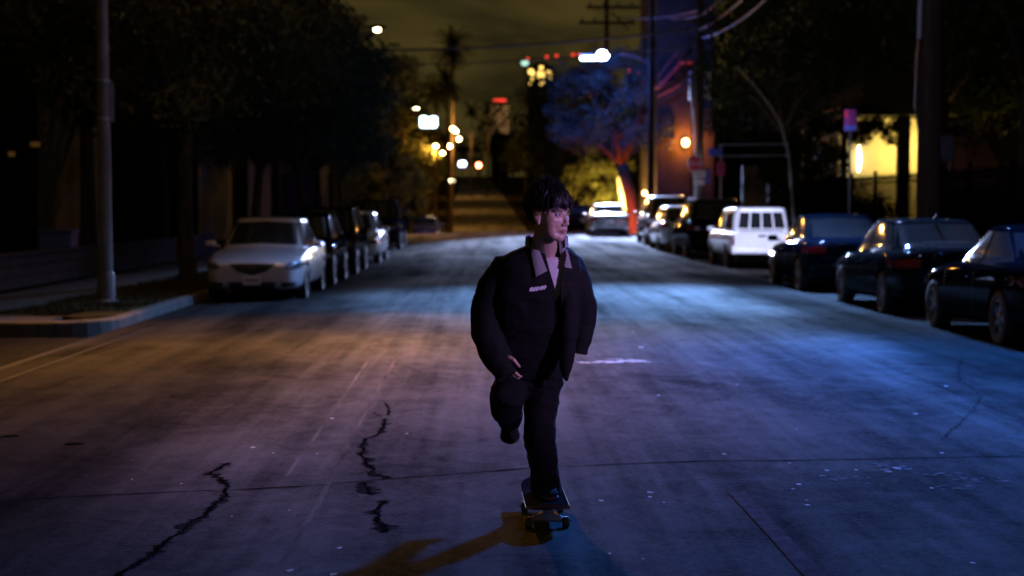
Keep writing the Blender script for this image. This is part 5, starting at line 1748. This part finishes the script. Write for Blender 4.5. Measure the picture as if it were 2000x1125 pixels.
HO = P(1074, 421, 7.36)                       # head centre between the ears
HR = Matrix.Translation(HO) @ Euler((R(4), R(-3), R(47)), 'XYZ').to_matrix().to_4x4() @ Matrix.Scale(.985, 4)
def H_(x, y, z):
    return HR @ Vector((x, y, z))
HR3 = HR.to_3x3()
def hell(mb, c, r, M3=None):
    mm = HR3 @ M3 if M3 is not None else HR3
    mb.ell(H_(*c), r, 18, 12, mm)
bm_ = MB()
hell(bm_, (0, .015, .040), (.077, .098, .092))
hell(bm_, (0, -.030, -.018), (.066, .064, .092))
hell(bm_, (0, -.060, -.098), (.030, .028, .024))
for s in (-1, 1):
    hell(bm_, (s * .040, -.018, -.070), (.024, .048, .036))
    hell(bm_, (s * .030, -.045, -.088), (.022, .030, .022))
    hell(bm_, (s * .042, -.056, -.014), (.024, .024, .024))
    hell(bm_, (s * .047, -.030, -.020), (.026, .046, .052))
    hell(bm_, (s * .042, -.032, -.062), (.024, .040, .036))
    hell(bm_, (s * .079, .012, -.006), (.009, .020, .033), Euler((R(-12), 0, R(s * -22))).to_matrix())
    hell(bm_, (s * .080, .004, -.030), (.007, .010, .014))
    hell(bm_, (s * .0125, -.0965, -.036), (.009, .011, .008))
    bm_.tube([H_(s * .010, -.090, .030), H_(s * .030, -.086, .036), H_(s * .050, -.070, .030)], [.007, .009, .006], 8)
bm_.tube([H_(0, -.083, .024), H_(0, -.091, .006), H_(0, -.103, -.018), H_(0, -.109, -.031), H_(0, -.100, -.038)], [.007, .0075, .0095, .012, .009], 10)
bm_.tube([H_(-.023, -.080, -.064), H_(-.008, -.091, -.060), H_(0, -.092, -.0615), H_(.008, -.091, -.060), H_(.023, -.080, -.064)], [.003, .0065, .006, .0065, .003], 8)
bm_.tube([H_(-.020, -.080, -.070), H_(0, -.090, -.0735), H_(.020, -.080, -.070)], [.003, .0075, .003], 8)
# neck, torso, limbs inside the clothes
NB = P(1064, 487, 7.50)
bm_.tube([H_(0, .020, -.03), H_(0, .028, -.09), NB, NB + Vector((0, .03, -.08))], [.052, .054, .062, .09], 16)
CH, WA, PE = P(1050, 560, 7.56), P(1045, 660, 7.64), P(1043, 725, 7.72)
bm_.tube([NB + Vector((0, .03, -.02)), CH, WA, PE, PE - Vector((0, 0, .06))], [.08, .135, .115, .125, .09], 16, sx=.8)
SR, SL = P(998, 528, 7.58), P(1106, 520, 7.57)
ER, WR_ = P(951, 620, 7.62), P(979, 690, 7.52)
EL, WL_ = P(1138, 585, 7.62), P(1136, 642, 7.62)
bm_.tube([NB + Vector((0, .03, -.05)), SR, SR.lerp(ER, .5), ER, ER.lerp(WR_, .6), WR_], [.05, .05, .045, .038, .034, .026], 12)
bm_.tube([NB + Vector((0, .03, -.05)), SL, SL.lerp(EL, .5), EL, EL.lerp(WL_, .6), WL_], [.06, .055, .045, .038, .034, .026], 12)
LH, LK, LA = P(1066, 735, 7.74), P(1055, 845, 7.66), P(1067, 953, 7.86)
RH, RK, RA = P(1012, 735, 7.74), P(990, 785, 7.62), P(994, 822, 7.98)
bm_.tube([PE, LH, LH.lerp(LK, .5), LK, LK.lerp(LA, .4), LA, LA - Vector((0, 0, .03))], [.10, .085, .072, .056, .054, .038, .034], 14)
bm_.tube([PE, RH, RH.lerp(RK, .5), RK, RK.lerp(RA, .4), RA], [.10, .085, .072, .056, .05, .038], 14)
def hand(mb, wrist, fwd, palm, side_, curl):
    """palm and five fingers; fwd along the fingers, palm = normal of the palm side, side_ towards the thumb"""
    f_, p_, s_ = fwd.normalized(), palm.normalized(), side_.normalized()
    c = wrist + f_ * .048
    m3 = Matrix((s_, f_, p_)).transposed()
    mb.ell(c, (.040, .052, .016), 14, 10, m3)
    for k, (o_, ln) in enumerate(((.030, .070), (.010, .078), (-.010, .073), (-.029, .058))):
        q = wrist + f_ * .088 + s_ * o_
        pts, d = [q - f_ * .015], f_.copy()
        for j in range(3):
            an = curl * (.5 + .4 * j)
            d = (f_ * math.cos(an * (1 + .1 * k)) + p_ * math.sin(an * (1 + .1 * k))).normalized()
            q = q + d * ln * (.42, .32, .26)[j]
            pts.append(q)
        mb.tube(pts, [.0092, .0088, .008, .0066], 8)
    q = wrist + f_ * .030 + s_ * .032
    mb.tube([q, q + (s_ * .7 + f_ * .7).normalized() * .032, q + (s_ * .7 + f_ * .7).normalized() * .032 + (f_ * .9 + p_ * .4).normalized() * .028, q + (s_ * .7 + f_ * .7).normalized() * .032 + (f_ * .9 + p_ * .45).normalized() * .050], [.013, .0105, .0095, .007], 8)
hand(bm_, WR_, Vector((.34, -.12, -.9)), Vector((.6, .7, .2)), Vector((.75, -.5, .35)), .75)
hand(bm_, WL_, Vector((-.18, .05, -1)), Vector((-.75, .5, .1)), Vector((-.3, -.9, .1)), .8)
sm = with_mods(bm_, [('REMESH', {'mode': 'VOXEL', 'voxel_size': .0042, 'use_smooth_shade': True}), ('SMOOTH', {'factor': .5, 'iterations': 8})])
# eye sockets and mouth line pressed in, skin tones painted by place on the face
HI = HR.inverted()
ca = sm.color_attributes.new('tone', 'FLOAT_COLOR', 'POINT')
cols = np.empty(len(sm.vertices) * 4, np.float32)
for i, v in enumerate(sm.vertices):
    q = HI @ v.co
    c = [.52, .335, .26]
    if abs(q.x) < .1 and -.13 < q.z < .15 and q.y < .03:
        for s in (-1, 1):
            d2 = ((q.x - s * .031) / .017) ** 2 + ((q.z - .010) / .010) ** 2
            if q.y < -.04 and d2 < 5:
                q.y += .0095 * math.exp(-d2)
            e2 = ((q.x - s * .031) / .014) ** 2 + ((q.z - .0145) / .0022) ** 2
            br = ((q.x - s * .033) / .019) ** 2 + ((q.z - .034 + .10 * abs(abs(q.x) - .03)) / .0042) ** 2
            if q.y < -.04:
                k = max(.9 * math.exp(-e2), .85 * math.exp(-br * br))
                c = [a * (1 - k) + b * k for a, b in zip(c, (.025, .018, .016))]
        ml = ((q.z + .067) / .0016) ** 2 + (q.x / .022) ** 4
        if q.y < -.055:
            q.y += .003 * math.exp(-ml)
            lip = ((q.z + .067) / .0095) ** 2 + (q.x / .021) ** 2
            k = .75 * math.exp(-lip ** 3)
            c = [a * (1 - k) + b * k for a, b in zip(c, (.30, .12, .11))]
            k = .6 * math.exp(-ml)
            c = [a * (1 - k) + b * k for a, b in zip(c, (.08, .03, .03))]
        v.co = HR @ q
    cols[i * 4:i * 4 + 4] = (*c, 1)
ca.data.foreach_set('color', cols)
sm.materials.clear()
body_o = attach(link_mesh('body', sm, M['skin'], None, True))
for s in (-1, 1):
    c = H_(s * .031, -.0715, .0105)
    eo = attach(MB().ell(c, (.0115, .0115, .0115), 14, 10).build('eye', M['eye'], None, True))
    g_ = (HR3 @ Vector((.25, -1, .02))).normalized()
    io = MB().ell(c + g_ * .0082, (.0055, .0055, .0055), 10, 8).build('iris', M['iris'], None, True)
    io.parent = eo

# hair: scalp cap and a few hundred tapering locks
rnd = random.Random(12)
hv = MB()
def scalp(az, po, off=0.0):
    """az 0 = front, po = angle from the crown; point on the skull ellipsoid"""
    d = Vector((math.sin(az) * math.sin(po), -math.cos(az) * math.sin(po), math.cos(po)))
    return Vector((0, .016, .044)) + Vector((d.x * (.080 + off), d.y * (.101 + off), d.z * (.095 + off)))
def limit(az):
    a = abs((az + math.pi) % (2 * math.pi) - math.pi)
    if a < .75:
        return R(66)
    if a < 1.25:
        return R(66 + (a - .75) / .5 * 22)
    if a < 1.95:
        return R(80)
    return R(min(114, 80 + 70 * (a - 1.95)))
cap_v, cap_f = [], []
na, npo = 40, 14
for j in range(npo + 1):
    for k in range(na):
        az = 2 * math.pi * k / na
        cap_v.append(HR @ scalp(az, limit(az) * max(.02, j / npo), .010 * (1 - (j / npo) ** 4)))
for j in range(npo):
    for k in range(na):
        cap_f.append((j * na + k, j * na + (k + 1) % na, (j + 1) * na + (k + 1) % na, (j + 1) * na + k))
cap_f.append(tuple(reversed(range(na))))
hv.add(cap_v, cap_f)
for k in range(2100):
    az = rnd.uniform(-math.pi, math.pi)
    lim = limit(az)
    po = lim * math.sqrt(rnd.uniform(.004, 1.0)) * .97
    a = abs(az)
    front = a < .8
    ln = rnd.uniform(.045, .085) if not front else rnd.uniform(.05, .080)
    steps = 5
    pts = []
    sw = rnd.uniform(-.35, .35)
    zcut = rnd.uniform(.022, .085) if abs(az) < .5 else rnd.uniform(.02, .06)
    if 1.0 < abs(az) < 2.0:
        ln *= .55
    lift = rnd.uniform(.005, .021) * (1.0 if po < R(75) else .55)
    for j in range(steps):
        t = j / (steps - 1)
        dpo = ln * t / .10
        q = scalp(az + sw * t * (.6 + .4 * math.sin(po)), po + dpo * (.95 if po > .4 else .6), .004 + lift * (math.sin(math.pi * min(1, .2 + .75 * t)) + .25 * t))
        if front and po + dpo > R(68):
            q.y = min(q.y, -.088 - .012 * t + abs(q.x) * .22)
        if front:
            q.z = max(q.z, zcut - .012 * t)
        pts.append(HR @ q)
    r0 = rnd.uniform(.0016, .0036)
    hv.tube(pts, [r0 * .8, r0, r0 * .9, r0 * .6, r0 * .12], 4)
for k in range(320):                            # loose ends sticking up on top
    az = rnd.uniform(-math.pi, math.pi)
    p0 = scalp(az, rnd.uniform(0, .9), .012)
    d = Vector((rnd.uniform(-.7, .7), rnd.uniform(-.8, .3), 1)).normalized()
    p1 = p0 + d * rnd.uniform(.012, .036)
    p2 = p1 + (d + Vector((rnd.uniform(-.8, .8), rnd.uniform(-.8, .8), -.5))).normalized() * .015
    hv.tube([HR @ p0, HR @ p1, HR @ p2], [.0016, .0011, .0003], 4)
attach(hv.build('hair', M['hair'], None, True, 60, fix=False))

# ------------------------------------------------------------------ clothes
def sect_loft(mb, secs, n=28, power=2.5):
    """stack of super-ellipse sections: (centre, half width, half depth)"""
    base = len(mb.v)
    for (c, a, b) in secs:
        for k in range(n):
            t = 2 * math.pi * k / n
            ct, st_ = math.cos(t), math.sin(t)
            mb.v.append(Vector(c) + Vector((a * math.copysign(abs(ct) ** (2 / power), ct), b * math.copysign(abs(st_) ** (2 / power), st_), 0)))
    for i in range(len(secs) - 1):
        for k in range(n):
            k2 = (k + 1) % n
            mb.f.append((base + i * n + k, base + i * n + k2, base + (i + 1) * n + k2, base + (i + 1) * n + k))
    mb.f.append(tuple(base + k for k in reversed(range(n))))
    e = base + (len(secs) - 1) * n
    mb.f.append(tuple(e + k for k in range(n)))
def wrinkle(me, amp, sc, seed, st=(1, 1, 1)):
    me.update()
    nr = [v.normal.copy() for v in me.vertices]
    for v, n_ in zip(me.vertices, nr):
        p = Vector((v.co.x * st[0], v.co.y * st[1], v.co.z * st[2])) * sc + Vector((seed, 0, 0))
        d = noise.noise(p) + .5 * noise.noise(p * 2.1)
        ridge = 1 - abs(noise.noise(p * 1.3 + Vector((9, 4, 2)))) * 2
        v.co += n_ * amp * (d * .7 + ridge * .45)
Yt = 7.56
ja = MB()
def C(px, py, Y):
    return P(px, py, Y)
sect_loft(ja, [(C(1066, 470, 7.50), .070, .075), (C(1064, 480, 7.51), .090, .085), (C(1061, 488, 7.53), .135, .100), (C(1057, 500, 7.54), .178, .115), (C(1053, 522, 7.55), .205, .130), (C(1050, 575, 7.57), .213, .140),
               (C(1046, 640, 7.62), .208, .145), (C(1040, 695, 7.67), .175, .140), (C(1040, 722, 7.70), .155, .135), (C(1040, 738, 7.71), .140, .125)])
ja.tube([C(1018, 525, 7.55), C(988, 528, 7.56), C(967, 562, 7.58), C(956, 605, 7.60), C(956, 648, 7.59), C(966, 690, 7.56), C(981, 718, 7.52), C(990, 733, 7.50)], [.070, .080, .086, .088, .090, .076, .056, .047], 20, sx=1.0)
ja.tube([C(1092, 518, 7.55), C(1114, 522, 7.56), C(1129, 555, 7.58), C(1138, 600, 7.61), C(1139, 635, 7.62), C(1134, 665, 7.61), C(1129, 684, 7.60)], [.070, .066, .066, .065, .060, .052, .044], 20)
# loose front panel hanging open on the right
ja.tube([C(1108, 535, 7.50), C(1111, 590, 7.475), C(1111, 650, 7.475), C(1107, 695, 7.49), C(1105, 720, 7.50), C(1106, 743, 7.50)], [.030, .040, .042, .036, .026, .006], 14, sx=1.05)
jm_o = MB()
jm = with_mods(ja, [('REMESH', {'mode': 'VOXEL', 'voxel_size': .007, 'use_smooth_shade': True}), ('SMOOTH', {'factor': .5, 'iterations': 6})])
wrinkle(jm, .008, 6.0, 3, (1, 1, .7))
wrinkle(jm, .004, 15, 8, (.8, .8, 1.6))
# cut the open front: a V from the neck and a slit down to the hem
jo = bpy.data.objects.new('temporary', jm)
COL.objects.link(jo)
cutp = [(1054, 455), (1112, 455), (1105, 500), (1096, 545), (1094, 640), (1094, 760), (1088, 760), (1086, 640), (1083, 560), (1074, 530)]
fr_pts = [C(x, y, 7.25) for x, y in cutp]
bk_pts = [C(x, y, 7.47) for x, y in cutp]
n = len(cutp)
cut = MB().add(fr_pts + bk_pts, [(k, (k + 1) % n, n + (k + 1) % n, n + k) for k in range(n)] + [tuple(reversed(range(n))), tuple(range(n, 2 * n))])
co = cut.build('temporary cut', None)
bmod = jo.modifiers.new('b', 'BOOLEAN')
bmod.operation = 'DIFFERENCE'
bmod.object = co
bmod.solver = 'EXACT'
jm2 = evaluated(jo)
bpy.data.objects.remove(jo, do_unlink=True)
bpy.data.objects.remove(co, do_unlink=True)
jm2.materials.clear()
jacket = attach(link_mesh('jacket', jm2, M['jacket'], None, True, 50))
bmj = bmesh.new()
bmj.from_mesh(jm2)
jb = BVHTree.FromBMesh(bmj)
bmj.free()
def lay_px(name, mat, top, bot, off, deep, parent=None, nu=8, nv=8, arc=0.0):
    """panel lying on the jacket, outline given at the rider's distance"""
    def samp(pl, t):
        s = t * (len(pl) - 1)
        i = min(int(s), len(pl) - 2)
        return Vector(pl[i]).lerp(Vector(pl[i + 1]), s - i)
    m = nu + 1
    vs = []
    last = None
    for j in range(nv + 1):
        for i in range(nu + 1):
            a, b = samp(top, i / nu), samp(bot, i / nu)
            q = b.lerp(a, j / nv)
            d = ray(q.x, q.y).normalized()
            h = jb.ray_cast(cam.location, d)[0]
            if h is None or (last is not None and (h - last).length > .12):
                h = cam.location + d * ((last.y if last else 7.42) / d.y)
            last = h
            vs.append(h - d * (off + arc * math.sin(math.pi * i / nu)))
    back = [v + (v - cam.location).normalized() * (deep) for v in vs]
    f = []
    N = len(vs)
    for j in range(nv):
        for i in range(nu):
            a = j * m + i
            f.append((a, a + 1, a + m + 1, a + m))
            f.append((N + a, N + a + m, N + a + m + 1, N + a + 1))
    ring = [i for i in range(m)] + [(j + 1) * m - 1 for j in range(1, nv + 1)] + [nv * m + i for i in range(nu - 1, -1, -1)] + [j * m for j in range(nv - 1, 0, -1)]
    for a, b in zip(ring, ring[1:] + ring[:1]):
        f.append((a, b, N + b, N + a))
    return MB().add(vs + back, f).build(name, mat, parent, True, 45)
# tee shirt inside the open front
ts_ = MB()
sect_loft(ts_, [(C(1076, 500, 7.50), .050, .050), (C(1074, 508, 7.505), .075, .062), (C(1070, 530, 7.53), .13, .095), (C(1062, 600, 7.58), .165, .105), (C(1056, 690, 7.65), .145, .11)], 24, 2.2)
tme = with_mods(ts_, [('SUBSURF', {'levels': 1, 'render_levels': 1})])
wrinkle(tme, .004, 14, 5)
attach(link_mesh('tshirt', tme, M['tshirt'], None, True))
# corduroy collar: two flaps and the band round the neck
fl1 = lay_px('collar_flap', M['cord'], [(1031, 462), (1036, 463), (1043, 462)], [(1047, 541), (1056, 536), (1069, 529)], .012, .010, arc=.004)
fl1.parent = jacket
fl2 = lay_px('collar_flap', M['cord'], [(1091, 466), (1097, 466), (1104, 468)], [(1096, 518), (1106, 523), (1117, 524)], .012, .010, arc=.004)
fl2.parent = jacket
cb = MB()
pts = []
NC = C(1068, 470, 7.50)
for k in range(15):
    a = R(-35 + 250 * k / 14)
    pts.append(NC + Vector((.088 * math.cos(a), .082 * math.sin(a), .012 * math.sin(a) + .004)))
for (dr, dz) in ((0, -.028), (.004, .018), (.014, .016), (.016, -.03)):
    for p in pts:
        o_ = p - NC
        cb.v.append(NC + Vector((o_.x * (1 + dr / .085), o_.y * (1 + dr / .085), o_.z + dz)))
for r_ in range(4):
    r2 = (r_ + 1) % 4
    for k in range(14):
        cb.f.append((r_ * 15 + k, r_ * 15 + k + 1, r2 * 15 + k + 1, r2 * 15 + k))
cbo = cb.build('collar_band', M['cord'], None, True, 50)
cbo.parent = jacket
# embroidered mark on the chest: slanted white strokes, unreadable as in the photograph
for k, (x0, x1, yt, yb_) in enumerate(((1033.5, 1037.5, 562, 569), (1036, 1040.5, 561, 569), (1040.5, 1043, 562, 569.5), (1043, 1046, 560.5, 568.5), (1046.5, 1049.5, 560, 568.5), (1049.5, 1051.5, 560, 567.5), (1052.5, 1054, 559.5, 567),
                                       (1054.5, 1057, 559, 566.5), (1057.5, 1060, 558, 566.5), (1060.5, 1062, 558, 565.5), (1062.5, 1064.8, 557, 565.5))):
    sh = 2.0
    g = lay_px('embroidered_mark', M['thread'], [(x0 + sh, yt), (x1 + sh - .4, yt - .3)], [(x0, yb_), (x1 - .4, yb_ - .3)], .003, .004, nu=1, nv=2)
    g.parent = jacket
    if k % 2 == 0:
        g = lay_px('embroidered_mark', M['thread'], [(x0 + 1, (yt + yb_) / 2 - 1), (x1 + 3, (yt + yb_) / 2 - 1.6)], [(x0 + .8, (yt + yb_) / 2 + .8), (x1 + 2.6, (yt + yb_) / 2 + .2)], .0035, .004, nu=1, nv=1)
        g.parent = jacket
# zip along the open edges, cuffs, pocket welt
for (zp, wx) in (([(1083.5, 560), (1085, 600), (1086, 650), (1087, 700), (1087, 732)], 1.6), ([(1096.5, 552), (1096, 600), (1096, 650), (1097, 700), (1099, 728)], 1.4)):
    zz = lay_px('zip_edge', M['steel_dark'], zp, [(x - wx, y) for x, y in zp], .003, .004, nu=14, nv=1)
    zz.parent = jacket
pk_o = lay_px('pocket_welt', M['jacket'], [(1006, 655), (1036, 640)], [(1008, 661), (1038, 646)], .006, .01, nu=6, nv=2)
pk_o.parent = jacket
for (c0, c1, rr) in ((C(986, 726, 7.51), C(991, 736, 7.50), .054), (C(1130, 680, 7.60), C(1128, 689, 7.60), .047)):
    cf = MB().tube([c0, c0.lerp(c1, .5), c1], [rr, rr * 1.05, rr * .98], 18).build('cuff', M['jacket'], None, True, 50)
    cf.parent = jacket
# trousers
tr = MB()
sect_loft(tr, [(C(1042, 690, 7.68), .13, .11), (C(1042, 725, 7.72), .150, .125), (C(1041, 752, 7.73), .148, .120), (C(1041, 770, 7.73), .11, .09)], 24, 2.3)
tr.tube([C(1062, 730, 7.74), C(1058, 775, 7.71), C(1054, 820, 7.68), C(1054, 850, 7.67), C(1058, 885, 7.74), C(1063, 920, 7.80), C(1066, 948, 7.86), C(1067, 962, 7.87)], [.100, .090, .082, .080, .078, .071, .078, .080], 20, sx=.95)
tr.tube([C(1012, 735, 7.74), C(997, 760, 7.66), C(990, 783, 7.61), C(988, 795, 7.66), C(992, 806, 7.80), C(995, 822, 7.97)], [.098, .092, .084, .078, .068, .058], 18)
trm = with_mods(tr, [('REMESH', {'mode': 'VOXEL', 'voxel_size': .007, 'use_smooth_shade': True}), ('SMOOTH', {'factor': .5, 'iterations': 5})])
wrinkle(trm, .009, 9, 13, (1, 1, 1.6))
wrinkle(trm, .003, 24, 17, (1, 1, 1.6))
trm.materials.clear()
attach(link_mesh('trousers', trm, M['trouser'], None, True))
# shoes
def shoe(name, heel, toe, up, w_=.050):
    f_ = (toe - heel)
    L_ = f_.length
    f_.normalize()
    u_ = (up - f_ * up.dot(f_)).normalized()
    s_ = f_.cross(u_)
    prof = [(0.0, .60, .075), (.03, .72, .088), (.10, .74, .090), (.16, .80, .080), (.20, .90, .064), (.235, .98, .052), (.265, .92, .044), (.285, .66, .036), (.292, .3, .028)]
    k_ = L_ / .292
    def ringset(z0, zf, ws):
        v, f = [], []
        n = 14
        for (x, ww, h) in prof:
            for k in range(n):
                a = 2 * math.pi * k / n
                y = math.cos(a) * w_ * ww * ws
                z = z0 + (zf(h) - z0) * (.5 + .5 * math.sin(a))
                v.append(heel + f_ * x * k_ + s_ * y + u_ * z)
        for i in range(len(prof) - 1):
            for k in range(n):
                f.append((i * n + k, i * n + (k + 1) % n, (i + 1) * n + (k + 1) % n, (i + 1) * n + k))
        f.append(tuple(range(n)))
        f.append(tuple((len(prof) - 1) * n + k for k in reversed(range(n))))
        return MB().add(v, f)
    o = attach(ringset(.012, lambda h: h, 1.0).build(name, M['shoe'], None, True, 60))
    q = ringset(.0, lambda h: .024, 1.06).build('sole', M['sole'], None, True, 60)
    q.parent = o
    lc = MB()
    for j in range(4):
        c = heel + f_ * (.135 + .025 * j) * k_ + u_ * (.086 - .009 * j)
        lc.tube([c - s_ * .024, c + u_ * .004, c + s_ * .024], .0028, 5)
    q = lc.build('laces', M['sole'], None, True)
    q.parent = o
    return o
zt_b = bz0 + .113
fx = C(1068, 965, 7.85).x
shoe('shoe', Vector((fx - .02, 7.99, zt_b)), Vector((fx + .012, 7.71, zt_b)), Vector((0, 0, 1)))
sh_h = C(992, 812, 8.06)
shoe('shoe', sh_h, C(997, 868, 7.90), Vector((.05, -.9, .45)))
# bracelet and ring glint on the far hand
rg = MB()
pts = [WL_ + Vector((.033 * math.cos(a), .030 * math.sin(a), -.012)) for a in [2 * math.pi * k / 16 for k in range(17)]]
rg.tube(pts, .004, 6)
attach(rg.build('bracelet', M['steel'], None, True))
